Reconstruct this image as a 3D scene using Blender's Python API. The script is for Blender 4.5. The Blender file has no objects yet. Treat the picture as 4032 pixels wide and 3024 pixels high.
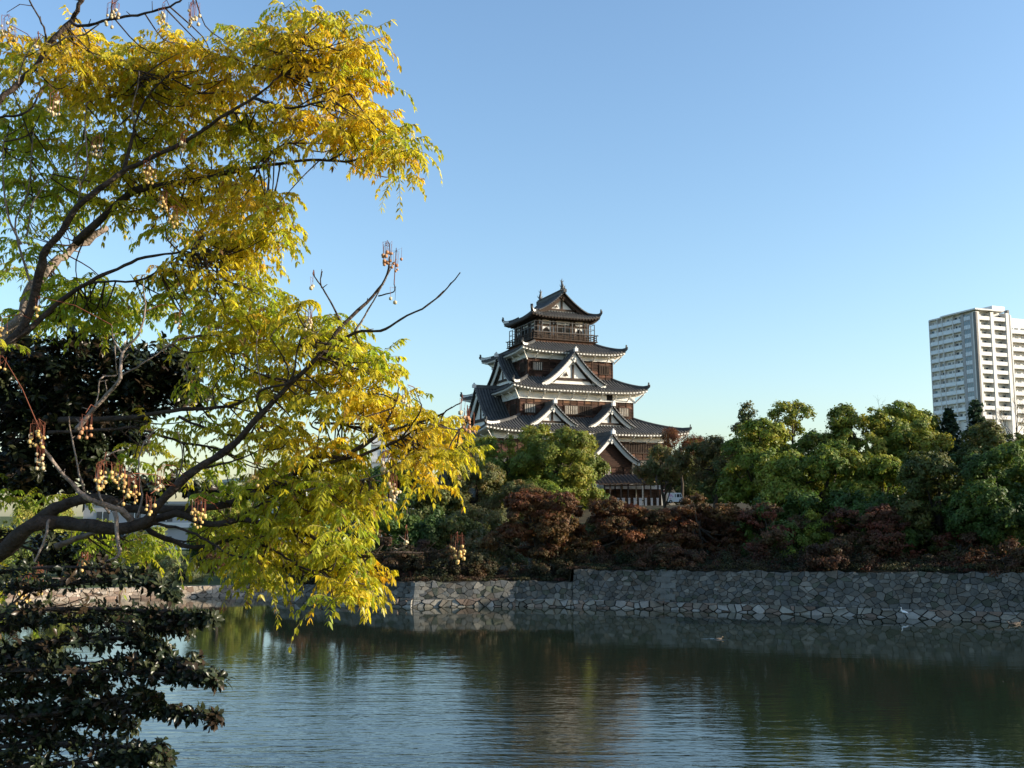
import bpy, math, random
import numpy as np
from mathutils import Vector, Matrix

R = math.radians
SC = bpy.context.scene
COL = SC.collection
random.seed(7)
RNG = np.random.default_rng(7)

# ------------------------------------------------------------------ camera
EYE = 5.0
PITCH = math.atan((2030 - 1512) / 4000.0)
cam = bpy.data.cameras.new("camera")
cam.sensor_width = 36.0
cam.lens = 36.0 * 4000 / 4032
cam.clip_start = 0.1
cam.clip_end = 8000
cam_o = bpy.data.objects.new("camera", cam)
COL.objects.link(cam_o)
cam_o.location = (0, 0, EYE)
cam_o.rotation_euler = (math.pi / 2 + PITCH, 0, 0)
SC.camera = cam_o

# ------------------------------------------------------------------ sky, sun, exposure
SUN_AZ, SUN_EL = R(97), R(17.0)
world = bpy.data.worlds.new("World")
SC.world = world
world.use_nodes = True
wn = world.node_tree
wn.nodes.clear()
sky = wn.nodes.new("ShaderNodeTexSky")
sky.sky_type = 'NISHITA'
sky.sun_disc = False
sky.sun_elevation = SUN_EL
sky.sun_rotation = SUN_AZ
sky.altitude = 0
sky.air_density = 1.25
sky.dust_density = 1.1
sky.ozone_density = 3.5
bg = wn.nodes.new("ShaderNodeBackground")
bg.inputs[1].default_value = 0.15
wo = wn.nodes.new("ShaderNodeOutputWorld")
wn.links.new(sky.outputs[0], bg.inputs[0])
wn.links.new(bg.outputs[0], wo.inputs[0])
sun = bpy.data.lights.new("sun", 'SUN')
sun.energy = 5.0
sun.angle = R(0.5)
sun.color = (1.0, 0.89, 0.72)
sun_o = bpy.data.objects.new("sun", sun)
COL.objects.link(sun_o)
sdir = Vector((math.sin(SUN_AZ) * math.cos(SUN_EL), math.cos(SUN_AZ) * math.cos(SUN_EL), math.sin(SUN_EL)))
sun_o.rotation_euler = sdir.to_track_quat('Z', 'Y').to_euler()
sun_o.location = (200, 60, 120)
SC.view_settings.view_transform = 'Standard'
SC.view_settings.look = 'None'
SC.view_settings.exposure = 0.9
SC.view_settings.gamma = 1.0
SC.cycles.max_bounces = 6
SC.cycles.diffuse_bounces = 3
SC.cycles.glossy_bounces = 3
SC.cycles.transmission_bounces = 4
SC.cycles.transparent_max_bounces = 8
SC.cycles.caustics_reflective = False
SC.cycles.caustics_refractive = False


def at(px, py, Y):
    """point seen at photo pixel (px, py) at distance Y ahead of the eye"""
    x = (px - 2016) / 4000.0
    y = -(py - 1512) / 4000.0
    c, s = math.cos(PITCH), math.sin(PITCH)
    dy = c - y * s
    k = Y / dy
    return Vector((x * k, Y, EYE + (y * c + s) * k))


# ------------------------------------------------------------------ helpers
def tag(o, label=None, cat=None, group=None, kind=None):
    if label: o['label'] = label
    if cat: o['category'] = cat
    if group: o['group'] = group
    if kind: o['kind'] = kind
    return o


def empty(name, loc, rz=0.0):
    o = bpy.data.objects.new(name, None)
    COL.objects.link(o)
    o.location = loc
    o.rotation_euler = (0, 0, rz)
    o.empty_display_size = 0.3
    return o


def link(name, me, mat, parent=None):
    o = bpy.data.objects.new(name, me)
    COL.objects.link(o)
    if mat is not None and len(me.materials) == 0:
        me.materials.append(mat)
    if parent is not None:
        o.parent = parent
    return o


def np_mesh(name, V, Q, col=None, smooth=False):
    """mesh from arrays: V (n,3), Q (m,3) or (m,4); col (n,3) point colours"""
    V = np.asarray(V, dtype=np.float32)
    Q = np.asarray(Q, dtype=np.int32)
    me = bpy.data.meshes.new(name)
    m, k = Q.shape
    me.vertices.add(len(V))
    me.vertices.foreach_set('co', V.ravel())
    me.loops.add(m * k)
    me.loops.foreach_set('vertex_index', Q.ravel())
    me.polygons.add(m)
    me.polygons.foreach_set('loop_start', np.arange(0, m * k, k, dtype=np.int32))
    if smooth:
        me.polygons.foreach_set('use_smooth', np.ones(m, dtype=bool))
    if col is not None:
        a = me.color_attributes.new('Col', 'FLOAT_COLOR', 'POINT')
        c = np.ones((len(V), 4), dtype=np.float32)
        c[:, :3] = col
        a.data.foreach_set('color', c.ravel())
    me.update(calc_edges=True)
    return me


class MB:
    """collects faces of one part and links them as one mesh object"""
    def __init__(self):
        self.v, self.f, self.c = [], [], []
        self.col = None

    def add(self, verts, faces):
        n = len(self.v)
        self.v.extend([tuple(p) for p in verts])
        self.f.extend([tuple(i + n for i in fc) for fc in faces])
        if self.col is not None:
            self.c.extend([self.col] * len(verts))

    def box(self, x0, x1, y0, y1, z0, z1):
        self.add([(x0, y0, z0), (x1, y0, z0), (x1, y1, z0), (x0, y1, z0),
                  (x0, y0, z1), (x1, y0, z1), (x1, y1, z1), (x0, y1, z1)],
                 [(3, 2, 1, 0), (4, 5, 6, 7), (0, 1, 5, 4), (1, 2, 6, 5), (2, 3, 7, 6), (3, 0, 4, 7)])

    def bar(self, p, q, w, h=None, up=(0, 0, 1)):
        """square bar from p to q"""
        h = h or w
        p, q = Vector(p), Vector(q)
        d = (q - p).normalized()
        s = d.cross(Vector(up))
        if s.length < 1e-4:
            s = d.cross(Vector((1, 0, 0)))
        s.normalize()
        u = s.cross(d).normalized()
        s, u = s * w / 2, u * h / 2
        self.add([p - s - u, p + s - u, p + s + u, p - s + u, q - s - u, q + s - u, q + s + u, q - s + u],
                 [(3, 2, 1, 0), (4, 5, 6, 7), (0, 1, 5, 4), (1, 2, 6, 5), (2, 3, 7, 6), (3, 0, 4, 7)])

    def tube(self, pts, rad, n=6, cap=True):
        pts = [Vector(p) for p in pts]
        if not hasattr(rad, '__len__'):
            rad = [rad] * len(pts)
        rings = []
        ref = None
        for i, p in enumerate(pts):
            a = pts[max(i - 1, 0)]
            b = pts[min(i + 1, len(pts) - 1)]
            d = (b - a)
            d = d.normalized() if d.length > 1e-9 else Vector((0, 0, 1))
            if ref is None:
                ref = d.cross(Vector((0.31, 0.17, 0.93)))
                if ref.length < 1e-3:
                    ref = d.cross(Vector((1, 0, 0)))
                ref.normalize()
            ref = (ref - d * ref.dot(d))
            ref = ref.normalized() if ref.length > 1e-6 else d.orthogonal().normalized()
            s = d.cross(ref)
            rings.append([p + (ref * math.cos(t) + s * math.sin(t)) * rad[i]
                          for t in (2 * math.pi * k / n for k in range(n))])
        v = [q for r in rings for q in r]
        f = []
        for i in range(len(rings) - 1):
            for k in range(n):
                k2 = (k + 1) % n
                f.append((i * n + k, i * n + k2, (i + 1) * n + k2, (i + 1) * n + k))
        if cap:
            f.append(tuple(range(n))[::-1])
            f.append(tuple((len(rings) - 1) * n + k for k in range(n)))
        self.add(v, f)

    def grid(self, rows):
        n = len(rows[0])
        v = [p for r in rows for p in r]
        f = [(i * n + k, i * n + k + 1, (i + 1) * n + k + 1, (i + 1) * n + k)
             for i in range(len(rows) - 1) for k in range(n - 1)]
        self.add(v, f)

    def ico(self, c, r, squash=1.0):
        t = (1 + 5 ** .5) / 2
        vv = [(-1, t, 0), (1, t, 0), (-1, -t, 0), (1, -t, 0), (0, -1, t), (0, 1, t), (0, -1, -t), (0, 1, -t),
              (t, 0, -1), (t, 0, 1), (-t, 0, -1), (-t, 0, 1)]
        ff = [(0, 11, 5), (0, 5, 1), (0, 1, 7), (0, 7, 10), (0, 10, 11), (1, 5, 9), (5, 11, 4), (11, 10, 2), (10, 7, 6),
              (7, 1, 8), (3, 9, 4), (3, 4, 2), (3, 2, 6), (3, 6, 8), (3, 8, 9), (4, 9, 5), (2, 4, 11), (6, 2, 10),
              (8, 6, 7), (9, 8, 1)]
        k = r / math.sqrt(1 + t * t)
        self.add([(c[0] + a * k, c[1] + b * k, c[2] + d * k * squash) for a, b, d in vv], ff)

    def build(self, name, mat, parent=None, smooth=False):
        if self.c and len(self.c) < len(self.v):
            self.c.extend([(1, 1, 1)] * (len(self.v) - len(self.c)))
        me = bpy.data.meshes.new(name)
        me.from_pydata(self.v, [], self.f)
        if mat is not None and mat.get('wants_col') and not self.c:
            self.c = [(1.0, 1.0, 1.0)] * len(self.v)
        if self.c and len(self.c) == len(self.v):
            a = me.color_attributes.new('Col', 'FLOAT_COLOR', 'POINT')
            c = np.ones((len(self.v), 4), dtype=np.float32)
            c[:, :3] = self.c
            a.data.foreach_set('color', c.ravel())
        if smooth:
            me.polygons.foreach_set('use_smooth', [True] * len(me.polygons))
        me.update()
        return link(name, me, mat, parent)


# ------------------------------------------------------------------ materials
def new_mat(name):
    m = bpy.data.materials.new(name)
    m.use_nodes = True
    nt = m.node_tree
    nt.nodes.clear()
    out = nt.nodes.new("ShaderNodeOutputMaterial")
    return m, nt, out


def N(nt, typ, **kw):
    n = nt.nodes.new(typ)
    for k, v in kw.items():
        setattr(n, k, v)
    return n


def surf(name, c1, c2=None, rough=0.7, scale=3.0, stretch=(1, 1, 1), bump=0.0, bscale=None, attr=False,
         spec=0.3, metallic=0.0, detail=6.0):
    """principled surface whose colour wanders between c1 and c2; attr multiplies by the mesh's own colours"""
    m, nt, out = new_mat(name)
    p = N(nt, "ShaderNodeBsdfPrincipled")
    p.inputs['Roughness'].default_value = rough
    p.inputs['Specular IOR Level'].default_value = spec
    p.inputs['Metallic'].default_value = metallic
    tc = N(nt, "ShaderNodeTexCoord")
    mp = N(nt, "ShaderNodeMapping")
    mp.inputs['Scale'].default_value = stretch
    nt.links.new(tc.outputs['Object'], mp.inputs[0])
    nz = N(nt, "ShaderNodeTexNoise")
    nz.inputs['Scale'].default_value = scale
    nz.inputs['Detail'].default_value = detail
    nz.inputs['Roughness'].default_value = 0.65
    nt.links.new(mp.outputs[0], nz.inputs['Vector'])
    rp = N(nt, "ShaderNodeValToRGB")
    rp.color_ramp.elements[0].position = 0.3
    rp.color_ramp.elements[1].position = 0.7
    rp.color_ramp.elements[0].color = (*c1, 1)
    rp.color_ramp.elements[1].color = (*(c2 or c1), 1)
    nt.links.new(nz.outputs[0], rp.inputs[0])
    colr = rp.outputs[0]
    m['wants_col'] = 1 if attr else 0
    if attr:
        at_ = N(nt, "ShaderNodeAttribute", attribute_name='Col')
        mx = N(nt, "ShaderNodeMix", data_type='RGBA', blend_type='MULTIPLY')
        mx.inputs[0].default_value = 1.0
        nt.links.new(at_.outputs['Color'], mx.inputs[6])
        nt.links.new(colr, mx.inputs[7])
        colr = mx.outputs[2]
    nt.links.new(colr, p.inputs['Base Color'])
    if bump:
        nb = N(nt, "ShaderNodeTexNoise")
        nb.inputs['Scale'].default_value = bscale or scale * 4
        nb.inputs['Detail'].default_value = 5
        nt.links.new(mp.outputs[0], nb.inputs['Vector'])
        b = N(nt, "ShaderNodeBump")
        b.inputs['Strength'].default_value = bump
        b.inputs['Distance'].default_value = 0.05
        nt.links.new(nb.outputs[0], b.inputs['Height'])
        nt.links.new(b.outputs[0], p.inputs['Normal'])
    nt.links.new(p.outputs[0], out.inputs[0])
    return m


def leafmat(name, trans=0.35, rough=0.5, spec=0.25, sheen=(1.15, 1.1, 0.7)):
    """leaf: the colour each leaf carries, light let through from behind, a weak gloss"""
    m, nt, out = new_mat(name)
    a = N(nt, "ShaderNodeAttribute", attribute_name='Col')
    p = N(nt, "ShaderNodeBsdfPrincipled")
    p.inputs['Roughness'].default_value = rough
    p.inputs['Specular IOR Level'].default_value = spec
    nt.links.new(a.outputs['Color'], p.inputs['Base Color'])
    t = N(nt, "ShaderNodeBsdfTranslucent")
    mx = N(nt, "ShaderNodeMix", data_type='RGBA', blend_type='MULTIPLY')
    mx.inputs[0].default_value = 1.0
    mx.inputs[7].default_value = (*sheen, 1)
    nt.links.new(a.outputs['Color'], mx.inputs[6])
    nt.links.new(mx.outputs[2], t.inputs[0])
    ms = N(nt, "ShaderNodeMixShader")
    ms.inputs[0].default_value = trans
    nt.links.new(p.outputs[0], ms.inputs[1])
    nt.links.new(t.outputs[0], ms.inputs[2])
    nt.links.new(ms.outputs[0], out.inputs[0])
    return m


M = {}
M['tile'] = surf('roof_tile', (0.038, 0.038, 0.038), (0.082, 0.080, 0.077), rough=0.6, scale=1.3, spec=0.2, attr=True)
M['plaster'] = surf('plaster', (0.62, 0.60, 0.55), (0.80, 0.78, 0.73), rough=0.85, scale=0.9, stretch=(1, 1, .35), spec=0.1)
M['wood'] = surf('weathered_boards', (0.020, 0.011, 0.008), (0.135, 0.068, 0.042), rough=0.75, scale=1.5, stretch=(1, 1, 6), bump=0.3, spec=0.15, detail=9, attr=True)
M['timber'] = surf('dark_timber', (0.030, 0.022, 0.017), (0.075, 0.050, 0.036), rough=0.75, scale=2, spec=0.15)
M['pale_timber'] = surf('bleached_bars', (0.30, 0.26, 0.21), (0.55, 0.50, 0.43), rough=0.8, scale=2, spec=0.15)
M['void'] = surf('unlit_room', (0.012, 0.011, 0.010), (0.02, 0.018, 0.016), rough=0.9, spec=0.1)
M['cage'] = surf('steel_cage', (0.05, 0.05, 0.055), (0.09, 0.085, 0.08), rough=0.5, spec=0.4)
M['bronze'] = surf('fish_bronze', (0.05, 0.052, 0.05), (0.10, 0.10, 0.095), rough=0.5, spec=0.4)
M['stone'] = surf('wall_stone', (0.55, 0.56, 0.53), (1.15, 1.13, 1.08), rough=0.9, scale=1.6, detail=10, attr=True, bump=0.5, bscale=14, spec=0.2)
M['joint'] = surf('stone_joint', (0.018, 0.018, 0.016), (0.04, 0.038, 0.03), rough=0.95, scale=3, spec=0.1)
M['concrete'] = surf('pale_concrete', (0.62, 0.60, 0.57), (0.72, 0.70, 0.67), rough=0.8, scale=0.5, spec=0.2)
M['concrete_grey'] = surf('grey_concrete', (0.34, 0.33, 0.33), (0.40, 0.39, 0.39), rough=0.8, scale=0.5, spec=0.2)
M['concrete_dark'] = surf('brown_grey_panel', (0.16, 0.15, 0.145), (0.2, 0.19, 0.18), rough=0.7, scale=0.5, spec=0.2)
M['rail_glass'] = surf('frosted_rail', (0.56, 0.60, 0.65), (0.63, 0.67, 0.72), rough=0.25, scale=0.6, spec=0.5)
M['window_glass'] = surf('window_glass', (0.03, 0.04, 0.05), (0.07, 0.085, 0.10), rough=0.12, scale=0.8, spec=0.6)
M['blue_glass'] = surf('blue_glass', (0.09, 0.15, 0.19), (0.16, 0.24, 0.29), rough=0.1, scale=0.35, spec=0.7)
M['curtain'] = surf('curtain', (0.30, 0.29, 0.27), (0.42, 0.40, 0.36), rough=0.5, scale=1)
M['white_paint'] = surf('white_paint', (0.72, 0.72, 0.71), (0.80, 0.80, 0.79), rough=0.4, scale=2, spec=0.4)
M['pink_paint'] = surf('pink_print', (0.62, 0.30, 0.50), (0.75, 0.52, 0.68), rough=0.5, scale=3)
M['soil'] = surf('soil_and_leaf_litter', (0.035, 0.028, 0.018), (0.085, 0.07, 0.04), rough=0.95, scale=0.8, bump=0.4, spec=0.1)
M['turf'] = surf('turf', (0.035, 0.055, 0.018), (0.10, 0.11, 0.04), rough=0.95, scale=0.5, bump=0.4, spec=0.1)
M['bark'] = surf('bark', (0.030, 0.024, 0.019), (0.085, 0.068, 0.052), rough=0.9, scale=6, stretch=(1, 1, .4), bump=0.5, spec=0.1)
M['bark_grey'] = surf('grey_bark', (0.13, 0.10, 0.085), (0.32, 0.26, 0.22), rough=0.85, scale=14, bump=0.6, bscale=40, spec=0.15)
M['bark_dark'] = surf('dark_bark', (0.025, 0.019, 0.016), (0.08, 0.06, 0.05), rough=0.85, scale=14, bump=0.6, bscale=40, spec=0.15)
M['leaf'] = leafmat('tree_leaf', trans=0.36, rough=0.55)
M['autumn'] = leafmat('autumn_leaf', trans=0.38, rough=0.6, sheen=(1.1, 0.95, 0.8))
M['pinnate'] = leafmat('yellow_leaf', trans=0.6, rough=0.38, spec=0.4, sheen=(1.15, 1.1, 0.6))
M['evergreen'] = leafmat('glossy_leaf', trans=0.06, rough=0.30, spec=0.18)
M['berry'] = surf('berry_skin', (0.46, 0.29, 0.09), (0.62, 0.44, 0.17), rough=0.4, scale=9, spec=0.4)
M['berry_pale'] = surf('pale_berry_skin', (0.42, 0.33, 0.19), (0.58, 0.47, 0.29), rough=0.4, scale=9, spec=0.4)
M['berry_red'] = surf('shrivelled_berry_skin', (0.32, 0.14, 0.07), (0.5, 0.28, 0.14), rough=0.5, scale=9, spec=0.3)
M['stalk'] = surf('berry_stalk', (0.12, 0.035, 0.02), (0.2, 0.07, 0.04), rough=0.7, spec=0.2)
M['feather_white'] = surf('white_feathers', (0.75, 0.75, 0.74), (0.82, 0.82, 0.80), rough=0.8)
M['feather_brown'] = surf('brown_feathers', (0.05, 0.038, 0.028), (0.13, 0.10, 0.075), rough=0.8, scale=14)
M['beak'] = surf('beak', (0.35, 0.22, 0.05), (0.4, 0.25, 0.06), rough=0.5)
M['red_paint'] = surf('red_paint', (0.30, 0.045, 0.035), (0.36, 0.06, 0.045), rough=0.6)
M['rubber'] = surf('rubber', (0.02, 0.02, 0.02), (0.03, 0.03, 0.03), rough=0.8)


def water_mat():
    m, nt, out = new_mat('moat_water')
    p = N(nt, "ShaderNodeBsdfPrincipled")
    p.inputs['Base Color'].default_value = (0.013, 0.020, 0.013, 1)
    p.inputs['Roughness'].default_value = 0.035
    p.inputs['IOR'].default_value = 1.52
    tc = N(nt, "ShaderNodeTexCoord")
    hs = []
    for sx, sy, sc, w in ((0.30, 1.0, 1.3, 0.8), (0.30, 1.0, 4.4, 0.50), (0.5, 1.0, 11.0, 0.13)):
        mp = N(nt, "ShaderNodeMapping")
        mp.inputs['Scale'].default_value = (sx, sy, 1)
        mp.inputs['Rotation'].default_value = (0, 0, R(6))
        nt.links.new(tc.outputs['Object'], mp.inputs[0])
        nz = N(nt, "ShaderNodeTexNoise")
        nz.inputs['Scale'].default_value = sc
        nz.inputs['Detail'].default_value = 2.5
        nt.links.new(mp.outputs[0], nz.inputs['Vector'])
        mu = N(nt, "ShaderNodeMath", operation='MULTIPLY')
        mu.inputs[1].default_value = w
        nt.links.new(nz.outputs[0], mu.inputs[0])
        hs.append(mu.outputs[0])
    a = N(nt, "ShaderNodeMath", operation='ADD')
    nt.links.new(hs[0], a.inputs[0]); nt.links.new(hs[1], a.inputs[1])
    a2 = N(nt, "ShaderNodeMath", operation='ADD')
    nt.links.new(a.outputs[0], a2.inputs[0]); nt.links.new(hs[2], a2.inputs[1])
    # wind patches: the open water is ruffled, the lee of the far wall is calm
    mp = N(nt, "ShaderNodeMapping")
    mp.inputs['Scale'].default_value = (0.05, 0.09, 1)
    nt.links.new(tc.outputs['Object'], mp.inputs[0])
    pz = N(nt, "ShaderNodeTexNoise")
    pz.inputs['Scale'].default_value = 1.0
    pz.inputs['Detail'].default_value = 2
    nt.links.new(mp.outputs[0], pz.inputs['Vector'])
    sep = N(nt, "ShaderNodeSeparateXYZ")
    nt.links.new(tc.outputs['Object'], sep.inputs[0])
    mr = N(nt, "ShaderNodeMapRange")
    mr.inputs['From Min'].default_value = 42
    mr.inputs['From Max'].default_value = 12
    mr.inputs['To Min'].default_value = 0.12
    mr.inputs['To Max'].default_value = 3.2
    nt.links.new(sep.outputs[1], mr.inputs[0])
    pr = N(nt, "ShaderNodeMapRange")
    pr.inputs['From Min'].default_value = 0.35
    pr.inputs['From Max'].default_value = 0.65
    pr.inputs['To Min'].default_value = 0.45
    pr.inputs['To Max'].default_value = 1.0
    nt.links.new(pz.outputs[0], pr.inputs[0])
    am = N(nt, "ShaderNodeMath", operation='MULTIPLY')
    nt.links.new(mr.outputs[0], am.inputs[0]); nt.links.new(pr.outputs[0], am.inputs[1])
    lee = N(nt, "ShaderNodeMapRange")
    lee.inputs['From Min'].default_value = 9
    lee.inputs['From Max'].default_value = -4
    lee.inputs['To Min'].default_value = 0.38
    lee.inputs['To Max'].default_value = 1.1
    nt.links.new(sep.outputs[0], lee.inputs[0])
    am0 = am
    am = N(nt, "ShaderNodeMath", operation='MULTIPLY')
    nt.links.new(am0.outputs[0], am.inputs[0]); nt.links.new(lee.outputs[0], am.inputs[1])
    hm = N(nt, "ShaderNodeMath", operation='MULTIPLY')
    nt.links.new(a2.outputs[0], hm.inputs[0]); nt.links.new(am.outputs[0], hm.inputs[1])
    b = N(nt, "ShaderNodeBump")
    b.inputs['Strength'].default_value = 1.0
    b.inputs['Distance'].default_value = 0.024
    nt.links.new(hm.outputs[0], b.inputs['Height'])
    nt.links.new(b.outputs[0], p.inputs['Normal'])
    nt.links.new(p.outputs[0], out.inputs[0])
    return m


M['water'] = water_mat()

# ================================================================== ground, water, moat walls
def flat(name, poly, z, mat):
    mb = MB()
    mb.add([(x, y, z) for x, y in poly], [tuple(range(len(poly)))])
    return tag(mb.build(name, mat), kind='structure')


flat('water', [(-400, -60), (400, -60), (400, 90), (-400, 90)], 0.0, M['water'])
flat('ground', [(-4000, 45.3), (-75, 45.3), (-40, 57.4), (-29, 61.2), (-16.5, 65.4), (-13.2, 66.6), (-13.2, 68), (4000, 68), (4000, 5000), (-4000, 5000)], 0.62, M['turf'])
# the near bank the camera and the two foreground trees stand on
mb = MB()
nb = [(-60, 12.5, 2.3), (-7.2, 11.5, 2.3), (-4.6, 6.8, 2.6), (-3.2, 2.2, 3.1), (2.5, 1.6, 3.25), (60, 1.2, 3.2)]
mb.grid([[(x, y + 0.9, -1.2) for x, y, z in nb], [(x, y, z) for x, y, z in nb], [(x, -3, 3.35) for x, y, z in nb],
         [(x, -60, 3.4) for x, y, z in nb]])
tag(mb.build('bank', M['turf']), kind='structure')

# foot line of the island's moat wall (x, y) with the height of its top
FOOT = [(-13.0, 69.0, 0.95), (-13.9, 60.8, 0.95), (-5.45, 57.2, 1.30), (0.2, 57.9, 1.32), (3.3, 57.1, 1.32)]
FOOT2 = [(3.3, 57.1, 1.98), (8.25, 55.9, 1.98), (24.7, 49.1, 2.24), (62.0, 33.7, 2.5)]
BAT = 0.34      # how far the top leans back per metre


def voronoi_cells(L, H, g, rng, aspect=1.0):
    """irregular stone outlines of mixed sizes filling the strip 0..L by 0..H"""
    gx, gy = g * aspect, g
    nx, ny = max(1, int(round(L / gx))), max(1, int(round(H / gy)))
    pts = []
    for j in range(-1, ny + 1):
        for i in range(-1, nx + 1):
            if rng.random() < .13:
                continue
            pts.append(((i + .5 + (j % 2) * .5 - .25 + rng.uniform(-.48, .48)) * L / nx, (j + .5 + rng.uniform(-.45, .45)) * H / ny))
    for _ in range(int(nx * ny * .28)):
        pts.append((rng.uniform(0, L), rng.uniform(0, H)))
    A = np.array(pts)
    W = np.array([1 / aspect, 1.0])
    cells = []
    for x, y in pts:
        if not (-.2 < x < L + .2 and -.2 < y < H + .2):
            continue
        d = ((A - (x, y)) * W) ** 2
        d = d.sum(1)
        order = np.argsort(d)[1:22]
        r = 3.0
        poly = [(x - r * gx, y - r * gy), (x + r * gx, y - r * gy), (x + r * gx, y + r * gy), (x - r * gx, y + r * gy)]
        for k in order:
            qx, qy = A[k]
            poly = clip(poly, (x + qx) / 2, (y + qy) / 2, (qx - x) / aspect ** 2, qy - y)
            if len(poly) < 3:
                break
        for (mx, my, nx_, ny_) in ((0, 0, -1, 0), (L, 0, 1, 0), (0, 0, 0, -1), (0, H, 0, 1)):
            if len(poly) >= 3:
                poly = clip(poly, mx, my, nx_, ny_)
        if len(poly) >= 3:
            cells.append(poly)
    return cells


def clip(poly, mx, my, nx, ny):
    out = []
    n = len(poly)
    for a in range(n):
        p, q = poly[a], poly[(a + 1) % n]
        dp = (p[0] - mx) * nx + (p[1] - my) * ny
        dq = (q[0] - mx) * nx + (q[1] - my) * ny
        if dp <= 0:
            out.append(p)
        if (dp < 0 < dq) or (dq < 0 < dp):
            t = dp / (dp - dq)
            out.append((p[0] + (q[0] - p[0]) * t, p[1] + (q[1] - p[1]) * t))
    return out


def stone_face(mb, p0, p1, z0a, z1a, z0b, z1b, g, pal, rng, bat=BAT, out=0.0, proud=0.045, gap=0.005, aspect=1.3, m0=None, m1=None):
    """lay stones over the sloping face between foot points p0 and p1"""
    p0, p1 = Vector((*p0, 0)), Vector((*p1, 0))
    d = (p1 - p0)
    L = d.length
    d.normalize()
    n = Vector((d.y, -d.x, 0))                 # towards the water
    H = max(z1a - z0a, z1b - z0b)
    ma, mb_ = (m0 or n), (m1 or n)

    def pos(s, h, o):
        t = s / L
        zb = z0a + (z0b - z0a) * t
        ht = (z1a - z0a) + ((z1b - z0b) - (z1a - z0a)) * t
        z = zb + h / H * ht
        return p0 + d * s + (ma * (1 - t) + mb_ * t) * (out - bat * z) + n * o + Vector((0, 0, z))
    # dark joints behind
    sv = mb.col
    mb.col = (0.03, 0.03, 0.027)
    mb.grid([[pos(L * k / 8, 0, -.03) for k in range(9)], [pos(L * k / 8, H, -.03) for k in range(9)]])
    for poly in voronoi_cells(L, H, g, rng, aspect):
        poly = [(a, b + (.07 * math.sin(a * 2.3) * math.sin(a * .71 + 1) + .05 * math.sin(a * 7.9)) if b > H - 1e-5 and H > 1 else b) for a, b in poly]
        cx = sum(p[0] for p in poly) / len(poly)
        cy = sum(p[1] for p in poly) / len(poly)
        big = max(max(abs(p[0] - cx), abs(p[1] - cy)) for p in poly)
        k1 = max(.6, 1 - gap / max(big, .05))
        k2 = k1 * rng.uniform(.84, .95)
        o = proud * rng.uniform(.25, 1.2)
        tilt = (rng.uniform(-.6, .6), rng.uniform(-.6, .6))
        c = pal[rng.randrange(len(pal))]
        b = rng.uniform(.72, 1.28)
        mb.col = tuple(x * b for x in c)
        m = len(poly)
        A = [pos(cx + (p[0] - cx) * k1, cy + (p[1] - cy) * k1, -.02) for p in poly]
        B = [pos(cx + (p[0] - cx) * k2, cy + (p[1] - cy) * k2, o + (p[0] - cx) * tilt[0] * .3 + (p[1] - cy) * tilt[1] * .3) for p in poly]
        mb.add(A + B, [tuple(range(m, 2 * m))] + [(a, (a + 1) % m, m + (a + 1) % m, m + a) for a in range(m)])
    mb.col = sv


GREY = [(.118, .114, .104), (.14, .133, .12), (.10, .10, .094), (.155, .143, .125), (.135, .115, .095), (.13, .13, .127), (.20, .187, .165), (.085, .09, .07)]
BASEP = [(.27, .25, .215), (.23, .195, .155), (.19, .14, .11), (.29, .27, .245), (.14, .128, .105)]
PINK = [(.36, .28, .22), (.42, .335, .26), (.31, .24, .185), (.45, .37, .30), (.26, .18, .135)]


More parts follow.
